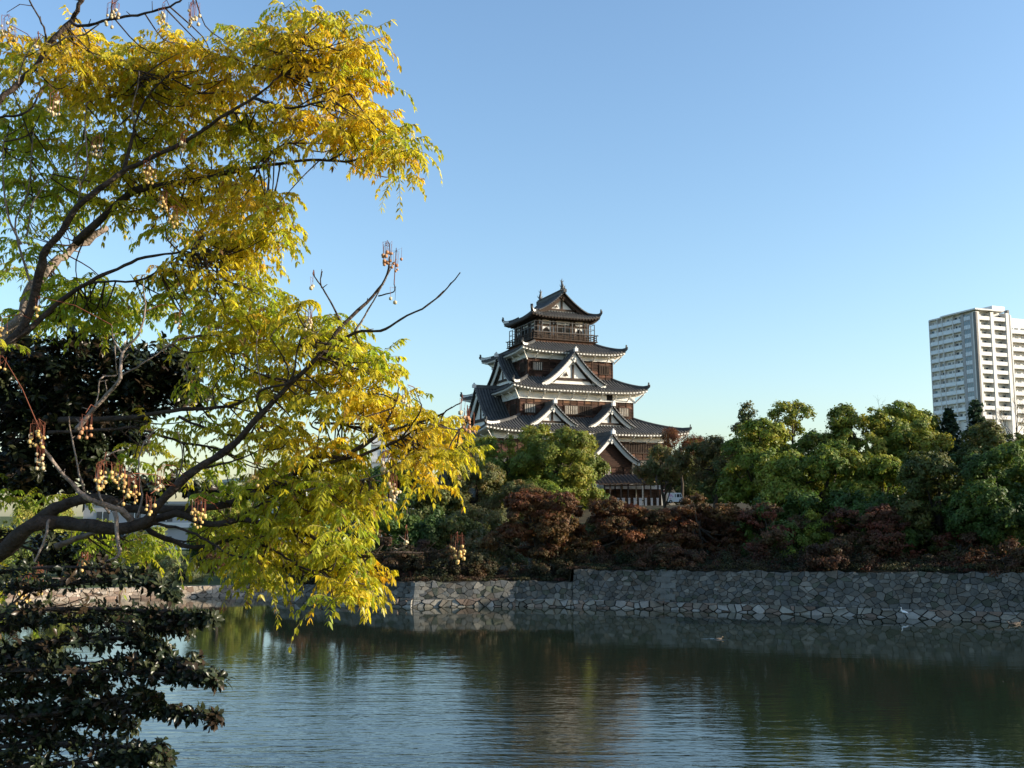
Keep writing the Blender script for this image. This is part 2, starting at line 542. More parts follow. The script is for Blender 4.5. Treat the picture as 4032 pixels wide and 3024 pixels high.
def moat_wall(name, foot, label, g, pal, basepal, bh=0.42, bout=0.30, quoins=()):
    rng = random.Random(int(abs(foot[0][0]) * 10) + len(foot))
    mb = MB()
    mb.col = (0.2, 0.2, 0.2)
    # mitred directions at the corners so that neighbouring faces meet
    ns = []
    for (x0, y0, _), (x1, y1, _) in zip(foot[:-1], foot[1:]):
        d = Vector((x1 - x0, y1 - y0, 0)).normalized()
        ns.append(Vector((d.y, -d.x, 0)))
    mit = []
    for i in range(len(foot)):
        a, b = ns[max(i - 1, 0)], ns[min(i, len(ns) - 1)]
        m = (a + b).normalized()
        mit.append(m / max(.3, m.dot(a)))
    for i, ((x0, y0, t0), (x1, y1, t1)) in enumerate(zip(foot[:-1], foot[1:])):
        stone_face(mb, (x0, y0), (x1, y1), -.15, t0, -.15, t1, g, pal, rng, m0=mit[i], m1=mit[i + 1])
        # the paler course of boulders along the water
        stone_face(mb, (x0, y0), (x1, y1), -.25, bh * .92, -.25, bh * 1.05, g * 1.05, basepal, rng, bat=.55, out=bout, proud=.13, gap=.02, aspect=1.6, m0=mit[i], m1=mit[i + 1])
    # squared quoins up the jutting corner
    for qi in quoins:
        x, y, t = foot[qi]
        d0 = (Vector(foot[qi][:2]) - Vector(foot[qi - 1][:2])).normalized()
        d1 = (Vector(foot[qi + 1][:2]) - Vector(foot[qi][:2])).normalized()
        nb_ = 7
        for k in range(nb_):
            za, zb = -.1 + (t + .1) * k / nb_, -.1 + (t + .1) * (k + .95) / nb_
            la, lb = (.55, .26) if k % 2 else (.26, .55)
            b = rng.uniform(.9, 1.3)
            mb.col = (.15 * b, .148 * b, .138 * b)
            rings = []
            for z in (za, zb):
                o = Vector((x, y)) + Vector(mit[qi][:2]) * (.06 - BAT * z)
                a, c = o - d0 * la, o + d1 * lb
                back = Vector(mit[qi][:2]) * -.35
                rings.append([(a.x, a.y, z), (o.x, o.y, z), (c.x, c.y, z), (c.x + back.x, c.y + back.y, z), (a.x + back.x, a.y + back.y, z)])
            mb.add(rings[0] + rings[1], [(5, 6, 7, 8, 9), (4, 3, 2, 1, 0)] + [(i, (i + 1) % 5, 5 + (i + 1) % 5, 5 + i) for i in range(5)])
    # coping: flat back of the wall
    top = []
    for i, (x, y, t) in enumerate(foot):
        a = Vector(foot[max(i - 1, 0)][:2])
        b = Vector(foot[min(i + 1, len(foot) - 1)][:2])
        dd = (b - a).normalized()
        n = Vector(mit[i][:2])
        top.append((Vector((x - n.x * BAT * t, y - n.y * BAT * t, t - .01)), Vector((x - n.x * (BAT * t + .7), y - n.y * (BAT * t + .7), t - .02)), n))
    mb.col = (.2, .2, .185)
    mb.grid([[p for p, q, n in top], [q for p, q, n in top]])
    mb.grid([[q for p, q, n in top], [Vector((q.x, q.y, -1)) for p, q, n in top]])
    o = mb.build(name, M['stone'])
    return tag(o, label, 'stone wall', 'moat walls of stacked stone')


moat_wall('stone_wall', FOOT, 'lower grey stone moat wall below the brown trees, with a jutting corner', .27, GREY, BASEP, quoins=(2,))
w2 = FOOT2
moat_wall('stone_wall', w2, 'taller grey stone moat wall under the dark trees, pale boulders along its foot', .27, GREY, BASEP, quoins=(1,))
# end face of the taller step
moat_wall('stone_wall', [(-75, 45.0, .62), (-40, 57.0, .62), (-29, 60.8, .66), (-16.5, 65.0, .66), (-12.6, 66.3, .62)],
          'low sunlit pinkish stone wall edging the far left bank', .30, PINK, PINK, bh=.2, bout=.12)


# ------------------------------------------------------------------ island terrain
def foot_y(x):
    pts = FOOT[1:] + FOOT2[1:]
    for (x0, y0, _), (x1, y1, _) in zip(pts[:-1], pts[1:]):
        if x0 <= x <= x1:
            return y0 + (y1 - y0) * (x - x0) / (x1 - x0)
    return pts[0][1] if x < pts[0][0] else pts[-1][1] - (x - pts[-1][0]) * .41


def wall_top(x):
    pts = FOOT[1:] + FOOT2
    for (x0, y0, t0), (x1, y1, t1) in zip(pts[:-1], pts[1:]):
        if x0 <= x <= x1 and x1 > x0:
            return t0 + (t1 - t0) * (x - x0) / (x1 - x0)
    return pts[0][2] if x < pts[0][0] else pts[-1][2]


def smooth01(t):
    t = max(0.0, min(1.0, t))
    return t * t * (3 - 2 * t)


def ground_z(x, y):
    d = y - foot_y(x) - .6
    z = wall_top(x) + 0.02 + 0.35 * smooth01(d / 6) + 3.6 * smooth01((d - 12) / 36)
    edge = smooth01((x + 13.6) / 14.0)
    z = .9 + (z - .9) * edge if d > 2 else z
    return z


xs = [-13.2, -11, -9, -7, -5.4, -3, -1, 0.2, 1.7, 3.25, 3.35, 5, 6.6, 8.2, 10, 13, 16, 19, 22, 25, 29, 34, 40, 48, 56, 62, 75, 95, 130]
ds = [0, .6, 1.4, 3, 6, 9, 13, 18, 24, 30, 38, 46, 54, 64, 80, 100, 130, 170]
rows = []
for d in ds:
    row = []
    for x in xs:
        y0 = foot_y(x) + BAT * wall_top(x) + .35
        row.append((x, y0 + d, ground_z(x, y0 + d) + (0.0 if d < 1 else .06 * math.sin(x * 1.7 + d) + .05 * math.sin(d * 1.3 - x))))
    rows.append(row)
mb = MB()
mb.grid(rows)
tag(mb.build('island_terrain', M['soil'], smooth=True), kind='structure')


def z_at(x, y):
    return ground_z(x, y) if x > -13.3 and y > foot_y(x) else .62

# ================================================================== castle keep
CX, CY = 5.41, 138.1
RZ = math.atan2(.378, .926)
KF = 12.8                                  # floor of the keep


def castle_local(x, y):
    dx, dy = x - CX, y - CY
    c, s = math.cos(RZ), math.sin(RZ)
    return dx * c + dy * s, -dx * s + dy * c


def castle_world(a, b, z=0.0):
    c, s = math.cos(RZ), math.sin(RZ)
    return Vector((CX + a * c - b * s, CY + a * s + b * c, z))


keep = empty('castle_keep', (CX, CY, KF), RZ)
tag(keep, 'five-storey dark wooden castle keep with grey tiled roofs and white gables', 'castle')
Z0 = KF                                    # part coordinates are heights above the water minus Z0


def prof(t):
    return .70 * t + .30 * t * t


SIDES = (((1, 0), (0, -1)), ((0, 1), (1, 0)), ((-1, 0), (0, 1)), ((0, -1), (-1, 0)))   # (along, outward)


def hip_roof(parent, U0, V0, U1, V1, z0, z1, lift, rafters=True, eave_mat='plaster', rib=.42, name='roof', sides=(0, 1, 2, 3),
             braces=None, wallU=None, wallV=None, braceh=1.0):
    """tiled skirt roof: eaves U0 x V0 at z0 rise to U1 x V1 at z1, corners swept up by lift"""
    z0 -= Z0
    z1 -= Z0
    mb, we, rf = MB(), MB(), MB()
    mb.col = (.62, .62, .64)
    hips = MB()
    hip_list = []
    plast = MB()

    def zz(q, hw, t):
        return z0 + (z1 - z0) * prof(t) + lift * (abs(q) / hw) ** 5 * (1 - t) ** 1.6

    for si, (al, ou) in enumerate(SIDES):
        hw0, hw1 = (U0 / 2, U1 / 2) if si % 2 == 0 else (V0 / 2, V1 / 2)
        e0, e1 = (V0 / 2, V1 / 2) if si % 2 == 0 else (U0 / 2, U1 / 2)
        run = e0 - e1

        def P(q, r, dz=0.0):
            t = r / run
            hw = hw0 + (hw1 - hw0) * t
            o = e0 - r
            return (al[0] * q + ou[0] * o, al[1] * q + ou[1] * o, zz(q, hw, min(t, 1)) + dz)
        rows = []
        for k in range(7):
            r = run * k / 6
            hw = hw0 + (hw1 - hw0) * k / 6
            rows.append([P(hw * s, r) for s in [math.sin(math.pi / 2 * (i / 12 - 1)) if False else (i / 12 - 1) for i in range(25)]])
        mb.grid(rows)
        # tile rolls
        mb.col = (1.45, 1.42, 1.38)
        nr = int(2 * hw0 / rib)
        for i in range(nr + 1):
            q = -hw0 + hw0 * 2 * (i + .5) / (nr + 1)
            rmax = run if abs(q) <= hw1 else run * (hw0 - abs(q)) / max(hw0 - hw1, 1e-6)
            if rmax < .3:
                continue
            secs = []
            for k in range(5):
                r = rmax * k / 4 - (.06 if k == 0 else 0)
                p = Vector(P(q, max(r, 0)))
                p -= Vector((ou[0], ou[1], 0)) * (r - max(r, 0))
                A = Vector((al[0], al[1], 0))
                secs.append([p - A * .11, p - A * .075 + Vector((0, 0, .13)), p + A * .075 + Vector((0, 0, .13)), p + A * .11])
            mb.grid(secs)
            mb.add(secs[0], [(0, 1, 2, 3)])
        mb.col = (.62, .62, .64)
        # eave board, soffit
        fr = [[P(hw0 * s, 0, d) for s in [i / 12 - 1 for i in range(25)]] for d in (0.0, -.14)]
        mb.grid(fr)
        so = []
        for d, r in ((-.14, 0), (-.14, .30), (-.24, .32), (-.30, .6), (-.46, run * .98)):
            so.append([(al[0] * q + ou[0] * (e0 - r), al[1] * q + ou[1] * (e0 - r), zz(q0, hw0, 0) + d)
                       for q, q0 in [((hw0 - r) * (i / 12 - 1), hw0 * (i / 12 - 1)) for i in range(25)]])
        we.grid(so)
        # scalloped rafter ends
        n2 = int(2 * hw0 / .46)
        for i in range(n2 + 1):
            q = -hw0 + 2 * hw0 * (i + .5) / (n2 + 1)
            z = zz(q, hw0, 0)
            o0, o1 = e0 - .03, e0 - .75
            A = Vector((al[0], al[1], 0))
            O = Vector((ou[0], ou[1], 0))
            c = A * q
            v = []
            for o in (o1, o0):
                for w, h in ((-.10, -.42), (.10, -.42), (.12, -.145), (-.12, -.145)):
                    v.append(c + A * w + O * o + Vector((0, 0, z + h + (.10 if o == o0 and h < -.2 else 0))))
            rf.add(v, [(0, 1, 2, 3)[::-1], (4, 5, 6, 7), (0, 1, 5, 4), (1, 2, 6, 5), (2, 3, 7, 6), (3, 0, 4, 7)])
        # diagonal braces under the eaves
        if braces and si in (0, 3):
            wo = (wallV if si % 2 == 0 else wallU) / 2
            n3 = braces[0] if si == 0 else braces[1]
            for i in range(n3):
                q = (wallU if si % 2 == 0 else wallV) / 2 * (2 * (i + .5) / n3 - 1)
                b = MB()
                A = Vector((al[0], al[1], 0))
                O = Vector((ou[0], ou[1], 0))
                b.bar(A * q + O * (wo + .16) + Vector((0, 0, z0 - .45 - braceh * .62)), A * q + O * (e0 - .35) + Vector((0, 0, z0 - .46)), .09, .13)
                b.build('eave_brace', M[eave_mat], parent)
            if si == 0:
                for s in (-1, 1):
                    b = MB()
                    b.bar((s * (wallU / 2 + .1), -(wallV / 2 + .1), z0 - .45 - braceh * .8), (s * (U0 / 2 - .4), -(V0 / 2 - .4), z0 + lift * .5 - .4), .12, .16)
                    b.build('eave_brace', M[eave_mat], parent)
    # hip ridges with upturned ends
    for sx in (-1, 1):
        for sy in (-1, 1):
            pts = []
            for k in range(9):
                t = k / 8
                pts.append(Vector((sx * (U0 + (U1 - U0) * t) / 2, sy * (V0 + (V1 - V0) * t) / 2,
                                   z0 + (z1 - z0) * prof(t) + lift * (1 - t) ** 1.6 + .16 + .16 * max(0, 1 - t * 7))))
            d = (pts[0] - pts[1]).normalized()
            sd = Vector((d.y, -d.x, 0)).normalized()
            tip = pts[0] + d * .30 + Vector((0, 0, .22))
            allp = [tip] + pts
            sec = []
            for i, p in enumerate(allp):
                w = .17 if i else .08
                h = .20 if i else .06
                sec.append([p - sd * w - Vector((0, 0, .26)), p - sd * w + Vector((0, 0, h * .5)), p + Vector((0, 0, h)),
                            p + sd * w + Vector((0, 0, h * .5)), p + sd * w - Vector((0, 0, .26))])
            hips.grid(sec)
            hips.add(sec[0], [(0, 1, 2, 3, 4)])
            # demon tile at the end
            hips.bar(pts[0] + d * .05 + Vector((0, 0, .05)), pts[0] + d * .12 + Vector((0, 0, .55)), .34, .12, up=d)
            hip_list.append(hips)
            hips = MB()
            cut = [p for p in pts[:4]]
            for s in ((-1, 1) if sx < 0 else ()):
                plast.grid([[p + sd * s * .178 + Vector((0, 0, -.20)) for p in cut], [p + sd * s * .178 + Vector((0, 0, .09)) for p in cut]])
    o = mb.build(name, M['tile'], parent)
    we.build('eave_soffit', M[eave_mat], o)
    rf.build('rafter_ends', M[eave_mat], o)
    for h_ in hip_list:
        h_.build('hip_ridge', M['tile'], o)
    if eave_mat == 'plaster' or True:
        plast.build('ridge_plaster', M['plaster'], o)
    return o


def gable(parent, facing, c0, face, back, w, zb, za, board='plaster', bw=.55, name='gable', over=.55, timber=True, rib=.42, kind='big'):
    """gabled dormer: facing 'front' looks along -b, 'left' along -a; face/back are distances out from the middle"""
    zb -= Z0
    za -= Z0
    h = za - zb

    def L(p, o, z):
        return Vector((c0 + p, -o, z)) if facing == 'front' else Vector((-o, c0 + p, z))

    def pz(p):
        t = max(0.0, 1 - abs(p) / w)
        return zb + h * (.60 * t + .40 * t * t) + .10 * h * max(0, abs(p) / w - .8) * 1.0

    ps = [w * (i / 16 - 1) for i in range(33)]
    tl = MB()
    tl.col = (.62, .62, .64)
    tl.grid([[L(p, face + over, pz(p)) for p in ps], [L(p, back, pz(p)) for p in ps]])
    n = int((face + over - back) / rib)
    tl.col = (1.4, 1.38, 1.35)
    for i in range(n + 1):
        o = face + over - .10 - i * rib
        if o < back:
            break
        for s in (-1, 1):
            sec = []
            for k in range(9):
                p = s * w * (1 - k / 8 * .985)
                z = pz(p)
                sec.append([L(p, o - .11, z), L(p, o - .075, z + .13), L(p, o + .075, z + .13), L(p, o + .11, z)])
            tl.grid(sec)
    # ridge with end tile
    o0, o1 = face + over + .05, back
    tl.add([L(-.19, o0, pz(0) - .1), L(.19, o0, pz(0) - .1), L(.15, o0, pz(0) + .36), L(-.15, o0, pz(0) + .36),
            L(-.19, o1, pz(0) - .1), L(.19, o1, pz(0) - .1), L(.15, o1, pz(0) + .36), L(-.15, o1, pz(0) + .36)],
           [(0, 1, 2, 3), (4, 5, 6, 7), (0, 1, 5, 4), (1, 2, 6, 5), (2, 3, 7, 6), (3, 0, 4, 7)])
    # verge: raised roll with round tile ends
    for s in (-1, 1):
        sec = []
        for k in range(13):
            p = s * w * (1 - k / 12)
            z = pz(p)
            sec.append([L(p, face + over + .02, z - .05), L(p, face + over + .02, z + .12), L(p, face + over - .22, z + .15), L(p, face + over - .34, z + .02)])
        tl.grid(sec)
    g = tl.build(name, M['tile'], parent)
    # pale tile ends along the verge
    ve = MB()
    m = int(w * 1.15 / .33)
    for s in (-1, 1):
        for k in range(m):
            p = s * w * (k + .6) / (m + .3)
            z = pz(p)
            q = L(p, face + over + .04, z - .02)
            ve.ico(q, .075)
    ve.build('verge_tile_ends', M['concrete_grey'] if board == 'plaster' else M['tile'], g)
    oni = MB()
    q = L(0, face + over + .10, pz(0))
    oni.box(q.x - .22, q.x + .22, q.y - .22, q.y + .22, q.z - .05, q.z + .40)
    oni.ico((q.x, q.y, q.z + .50), .15)
    oni.build('ridge_end_tile', M['tile'] if board != 'plaster' else M['concrete'], g)
    # bargeboards
    for s in (-1, 1):
        bb = MB()
        sec = []
        for k in range(13):
            p = s * w * 1.0 * (1 - k / 12 * .997)
            z = pz(p) - .06
            b = bw * (.82 + .48 * (k / 12))
            f = face + over - .38
            sec.append([L(p, f, z), L(p, f, z - b), L(p, f - .14, z - b), L(p, f - .14, z)])
        bb.grid([r + [r[0]] for r in sec])
        bb.add(sec[0], [(0, 1, 2, 3)])
        bb.build('bargeboard', M[board], g)
    # wall inside the gable
    wl = MB()
    fw = face - .35
    iw = w * .80
    pp = [iw * (i / 12 - 1) for i in range(25)]
    wl.grid([[L(p, fw, zb - .5) for p in pp], [L(p, fw, max(zb - .5, pz(p) - .15)) for p in pp]])
    if kind == 'wood':
        wl.col = (.5, .48, .46)
        wl.c = [wl.col] * len(wl.v)
    wl.build('gable_wall', M['plaster'] if kind != 'wood' else M['wood'], g)
    if timber:
        tb = MB()
        f1, f0 = fw + .12, fw
        s = h / 4.0
        bz = zb + h * .13

        def bx(p0, p1, za_, zb_):
            a, b = L(p0, f0, za_), L(p1, f1, zb_)
            tb.box(min(a.x, b.x), max(a.x, b.x), min(a.y, b.y), max(a.y, b.y), min(a.z, b.z), max(a.z, b.z))
        bx(-w * .58, w * .58, bz, bz + .26 * s + .06)
        bx(-.13, .13, bz + .26 * s + .06, zb + h * .62)
        # inner rakes
        for sg in (-1, 1):
            sec = []
            for k in range(7):
                p = sg * w * (.60 - .52 * k / 6)
                z = pz(p) - bw * 1.05 - .04
                sec.append([L(p, f1, z), L(p, f1, z - .24 * s - .05), L(p, f0, z - .24 * s - .05), L(p, f0, z)])
            tb.grid([r + [r[0]] for r in sec])
        if kind == 'big':
            bx(-w * .74, w * .74, zb - .06, zb + .10)
            # little triangular vent
            c = L(-w * .22, f1, bz + .62 * s)
            tb.add([L(-w * .22 - .3, f1 + .01, bz + .48 * s + .05), L(-w * .22 + .3, f1 + .01, bz + .48 * s + .05), L(-w * .22, f1 + .01, bz + 1.1 * s)], [(0, 1, 2)])
        tb.build('gable_timber', M['timber'], g)
    # carved pendant below the peak
    pe = MB()
    f = face + over - .28
    zt = za - .06 - bw * .85
    s = .55 + .11 * w
    out = [(-.20, .25), (.20, .25), (.26, -.05), (.52, -.22), (.46, -.48), (.22, -.52), (.12, -.78), (0, -.90), (-.12, -.78), (-.22, -.52), (-.46, -.48), (-.52, -.22), (-.26, -.05)]
    fr = [L(x * s * .8, f, zt + y * s * .8) for x, y in out]
    bk = [L(x * s * .8, f - .12, zt + y * s * .8) for x, y in out]
    k = len(out)
    pe.add(fr + bk, [tuple(range(k)), tuple(range(k, 2 * k))[::-1]] + [(i, (i + 1) % k, k + (i + 1) % k, k + i) for i in range(k)])
    q = L(0, f + .02, zt - .25 * s)
    pe.ico(q, .17 * s, 1)
    pe.build('gable_pendant', M[board], g)
    return g


def storey(parent, U, V, z0, zs, z1, name='storey_wall', lap=.38):
    """boarded wall from z0 to zs, white plaster band from zs to z1"""
    z0 -= Z0; zs -= Z0; z1 -= Z0
    wd = MB()
    rw = random.Random(int(U * 10))
    wd.col = (.6, .6, .6)
    wd.box(-U / 2 + .06, U / 2 - .06, -V / 2 + .06, V / 2 - .06, z0, z1)
    for si, (al, ou) in enumerate(SIDES):
        hw, e = (U / 2, V / 2) if si % 2 == 0 else (V / 2, U / 2)
        n = max(1, int((zs - z0) / lap))
        A, O = Vector((al[0], al[1], 0)), Vector((ou[0], ou[1], 0))
        for i in range(n):
            za, zb = z0 + (zs - z0) * i / n, z0 + (zs - z0) * (i + 1) / n
            mm = max(1, int(2 * hw / 1.0))
            for j in range(mm):
                h0, h1 = -hw + 2 * hw * j / mm, -hw + 2 * hw * (j + 1) / mm
                b_ = rw.uniform(.25, 1.0) if rw.random() < .75 else rw.uniform(1.0, 1.9)
                wd.col = (b_, b_ * rw.uniform(.9, 1.05), b_ * rw.uniform(.85, 1.1))
                wd.add([A * h0 + O * (e + .03) + Vector((0, 0, za)), A * h1 + O * (e + .03) + Vector((0, 0, za)),
                        A * h1 + O * (e - .03) + Vector((0, 0, zb)), A * h0 + O * (e - .03) + Vector((0, 0, zb)),
                        A * h1 + O * (e - .03) + Vector((0, 0, za)), A * h0 + O * (e - .03) + Vector((0, 0, za))],
                       [(0, 1, 2, 3), (0, 1, 4, 5)])
        m = int(2 * hw / 1.0)
        wd.col = (.7, .7, .7)
        for i in range(m + 1):
            q = -hw + 2 * hw * i / m
            q = max(-hw + .08, min(hw - .08, q))
            c = A * q + O * (e + .01)
            wd.bar(c + Vector((0, 0, z0)), c + Vector((0, 0, zs - .003)), .12, .09, up=(ou[0], ou[1], 0))
    w = wd.build(name, M['wood'], parent)
    pl = MB()
    k = .17
    ring = []
    for zz, kk in ((zs, -.02), (zs, k), (zs + .12, k), (z1, k * .75)):
        ring.append([(-U / 2 - kk, -V / 2 - kk, zz), (U / 2 + kk, -V / 2 - kk, zz), (U / 2 + kk, V / 2 + kk, zz), (-U / 2 - kk, V / 2 + kk, zz), (-U / 2 - kk, -V / 2 - kk, zz)])
    pl.grid(ring)
    pl.build('plaster_band', M['plaster'], w)
    return w


def lattice(parent, facing, p0, p1, e, z0, z1, pitch=.24, bars='pale_timber'):
    """barred window: dark recess framed in timber with upright bars"""
    z0 -= Z0; z1 -= Z0

    def bx(mb, a0, a1, o0, o1, za, zb):
        if facing == 'front':
            mb.box(a0, a1, -o1, -o0, za, zb)
        else:
            mb.box(-o1, -o0, a0, a1, za, zb)
    fr = MB()
    bx(fr, p0 - .10, p0, e - .1, e + .13, z0 - .1, z1 + .1)
    bx(fr, p1, p1 + .10, e - .1, e + .13, z0 - .1, z1 + .1)
    bx(fr, p0, p1, e - .1, e + .13, z1, z1 + .1)
    bx(fr, p0, p1, e - .1, e + .15, z0 - .1, z0)
    f = fr.build('window', M['timber'], parent)
    vo = MB()
    bx(vo, p0, p1, e - .05, e + .045, z0, z1)
    vo.build('window_recess', M['void'], f)
    b = MB()
    n = max(2, int((p1 - p0) / pitch))
    for i in range(n):
        c = p0 + (p1 - p0) * (i + .5) / n
        bx(b, c - .055, c + .055, e + .05, e + .115, z0, z1)
    b.build('window_bars', M[bars], f)


# storeys from the ground up
storey(keep, 24.8, 20.8, 12.1, 14.4, 15.6)
storey(keep, 16.3, 16.3, 16.0, 19.75, 21.3)
storey(keep, 12.4, 12.4, 21.6, 25.3, 26.6)
hip_roof(keep, 28.4, 24.4, 16.3, 16.3, 15.35, 17.5, .55, braces=(10, 9), wallU=24.8, wallV=20.8, braceh=1.0)
hip_roof(keep, 19.2, 19.2, 12.4, 12.4, 21.0, 22.85, .50, braces=(8, 7), wallU=16.3, wallV=16.3, braceh=1.1)
hip_roof(keep, 15.0, 15.0, 9.0, 9.0, 26.25, 27.75, .45, braces=(6, 6), wallU=12.4, wallV=12.4, braceh=.9)
# windows
E1, E2, E3 = 10.4, 8.15, 6.2
lattice(keep, 'front', -5.45, -4.15, E3, 23.75, 24.75)
lattice(keep, 'front', 4.25, 5.5, E3, 23.7, 24.75, bars='timber')
lattice(keep, 'left', -5.3, -4.0, E3, 23.7, 24.75, bars='timber')
lattice(keep, 'left', 3.6, 4.9, E3, 23.7, 24.75, bars='timber')
lattice(keep, 'front', -7.45, -6.0, E2, 17.95, 19.0)
lattice(keep, 'front', -1.85, -.05, E2, 17.95, 19.0)
lattice(keep, 'front', .15, 1.95, E2, 17.95, 19.0, bars='timber')
lattice(keep, 'front', 6.0, 7.4, E2, 17.95, 19.0)
lattice(keep, 'left', -7.0, -5.6, E2, 17.9, 19.0, bars='timber')
lattice(keep, 'left', 5.6, 7.0, E2, 17.9, 19.0, bars='timber')
lattice(keep, 'front', 5.6, 10.6, E1, 13.05, 14.2, bars='timber')
lattice(keep, 'front', -8.2, -6.6, E1, 13.05, 14.2, bars='timber')
for b0 in (-9.2, -4.6, 0, 4.6):
    lattice(keep, 'left', b0, b0 + 2.4, 12.4, 13.05, 14.2, bars='timber')
mb = MB()
mb.box(4.15, 5.0, -8.36, -8.0, 19.95 - Z0, 20.75 - Z0)
mb.build('small_opening', M['void'], keep)

# dormer gables
gable(keep, 'front', -.6, 8.35, 6.0, 4.55, 21.75, 26.05, bw=.72)
gable(keep, 'left', -.7, 7.75, 6.0, 4.4, 22.2, 26.1, bw=.66)
gable(keep, 'left', -1.3, 11.1, 7.9, 5.3, 16.5, 21.7, bw=.80)
gable(keep, 'front', -4.5, 10.35, 8.0, 3.3, 16.2, 18.95, bw=.52, kind='small')
gable(keep, 'front', 3.7, 10.35, 8.0, 3.3, 16.2, 18.95, bw=.52, kind='small')

# ------------------------------------------------------------------ top storey with balcony
zb = 28.3 - Z0
sk = MB()
sk.box(-4.45, 4.45, -4.45, 4.45, 27.2 - Z0, zb - .12)
for si, (al, ou) in enumerate(SIDES):
    A, O = Vector((al[0], al[1], 0)), Vector((ou[0], ou[1], 0))
    for i in range(11):
        q = -4.4 + 8.8 * i / 10
        sk.bar(A * q + O * 4.46 + Vector((0, 0, 27.3 - Z0)), A * q + O * 4.46 + Vector((0, 0, zb - .125)), .12, .1, up=(ou[0], ou[1], 0))
sk.build('balcony_skirt', M['wood'], keep)
fl = MB()
fl.box(-4.75, 4.75, -4.75, 4.75, zb - .12, zb)
fl.build('balcony_floor', M['timber'], keep)
for si, (al, ou) in enumerate(SIDES):
    A, O = Vector((al[0], al[1], 0)), Vector((ou[0], ou[1], 0))
    U = (ou[0], ou[1], 0)
    b = MB()
    for i in range(12):
        q = -4.62 + 9.24 * i / 11
        b.bar(A * q + O * 4.62 + Vector((0, 0, zb)), A * q + O * 4.62 + Vector((0, 0, zb + .82)), .09, up=U)
    for hz, w in ((.22, .06), (.52, .06), (.82, .10)):
        ex = 4.9 if hz > .8 else 4.62
        b.bar(A * -ex + O * 4.63 + Vector((0, 0, zb + hz)), A * ex + O * 4.63 + Vector((0, 0, zb + hz)), w)
    b.build('balcony_rail', M['timber'], keep)
    # safety cage of thin steel
    c = MB()
    for i in range(9):
        q = -4.42 + 8.84 * i / 8
        c.bar(A * q + O * 4.42 + Vector((0, 0, zb)), A * q + O * 4.42 + Vector((0, 0, zb + 2.35)), .085, up=U)
    for hz in (.95, 1.65, 2.35):
        c.bar(A * -4.42 + O * 4.42 + Vector((0, 0, zb + hz)), A * 4.42 + O * 4.42 + Vector((0, 0, zb + hz)), .05)
    for i in range(0, 9, 2):
        q = -4.42 + 8.84 * i / 8
        c.bar(A * q + O * 4.42 + Vector((0, 0, zb + 2.35)), A * q + O * 3.8 + Vector((0, 0, zb + 2.35)), .05)
    c.build('safety_cage', M['cage'], keep)
W5 = 3.8
tw = MB()
tw.box(-W5, W5, -W5, W5, zb + .004, 31.6 - Z0)
top = tw.build('storey_wall', M['plaster'], keep)
tp = MB()
for si, (al, ou) in enumerate(SIDES):
    A, O = Vector((al[0], al[1], 0)), Vector((ou[0], ou[1], 0))
    U = (ou[0], ou[1], 0)
    for q in (-3.7, -3.2, -1.65, -1.15, 1.15, 1.65, 3.2, 3.7):
        tp.bar(A * q + O * (W5 + .02) + Vector((0, 0, zb)), A * q + O * (W5 + .02) + Vector((0, 0, 31.5 - Z0)), .24, up=U)
    for hz, w in ((.32, .6), (1.98, .26), (2.45, .14), (2.85, .22)):
        tp.bar(A * -3.8 + O * (W5 + .025) + Vector((0, 0, zb + hz)), A * 3.8 + O * (W5 + .025) + Vector((0, 0, zb + hz)), .13, w)
tp.build('timber_frame', M['timber'], top)
for facing in ('front', 'left'):
    def Lf(p, o, z):
        return Vector((p, -o, z)) if facing == 'front' else Vector((-o, p, z))
    d = MB()
    for p0, p1 in ((-.95, -.05), (.05, .95)):
        a, b = Lf(p0, W5 + .01, zb + .2), Lf(p1, W5 + .05, zb + 1.85)
        d.box(min(a.x, b.x), max(a.x, b.x), min(a.y, b.y), max(a.y, b.y), a.z, b.z)
    d.build('doorway', M['void'], top)
    for c in (-2.45, 2.45):
        k = MB()
        shape = [(-.62, .12), (-.55, .8), (-.48, 1.25), (-.3, 1.5), (0, 1.72), (.3, 1.5), (.48, 1.25), (.55, .8), (.62, .12)]
        k.add([Lf(c + x, W5 + .06, zb + y) for x, y in shape] + [Lf(c + x, W5, zb + y) for x, y in shape],
              [tuple(range(9))] + [(i, i + 1, 10 + i, 9 + i) for i in range(8)])
        kf = k.build('bell_window', M['timber'], top)
        k = MB()
        k.add([Lf(c + x * .74, W5 + .066, zb + .1 + y * .88) for x, y in shape], [tuple(range(9))])
        k.build('window_recess', M['void'], kf)
hip_roof(keep, 10.1, 10.1, 6.9, 6.9, 31.35, 32.25, .42, eave_mat='timber', name='roof')
ga = gable(keep, 'front', 0, 3.75, -.02, 3.75, 32.05, 34.85, board='timber', bw=.5, name='gable', kind='big')
gb = gable(keep, 'front', 0, 3.75, -.02, 3.75, 32.05, 34.85, board='timber', bw=.5, name='gable', kind='big')
gb.rotation_euler = (0, 0, math.pi)


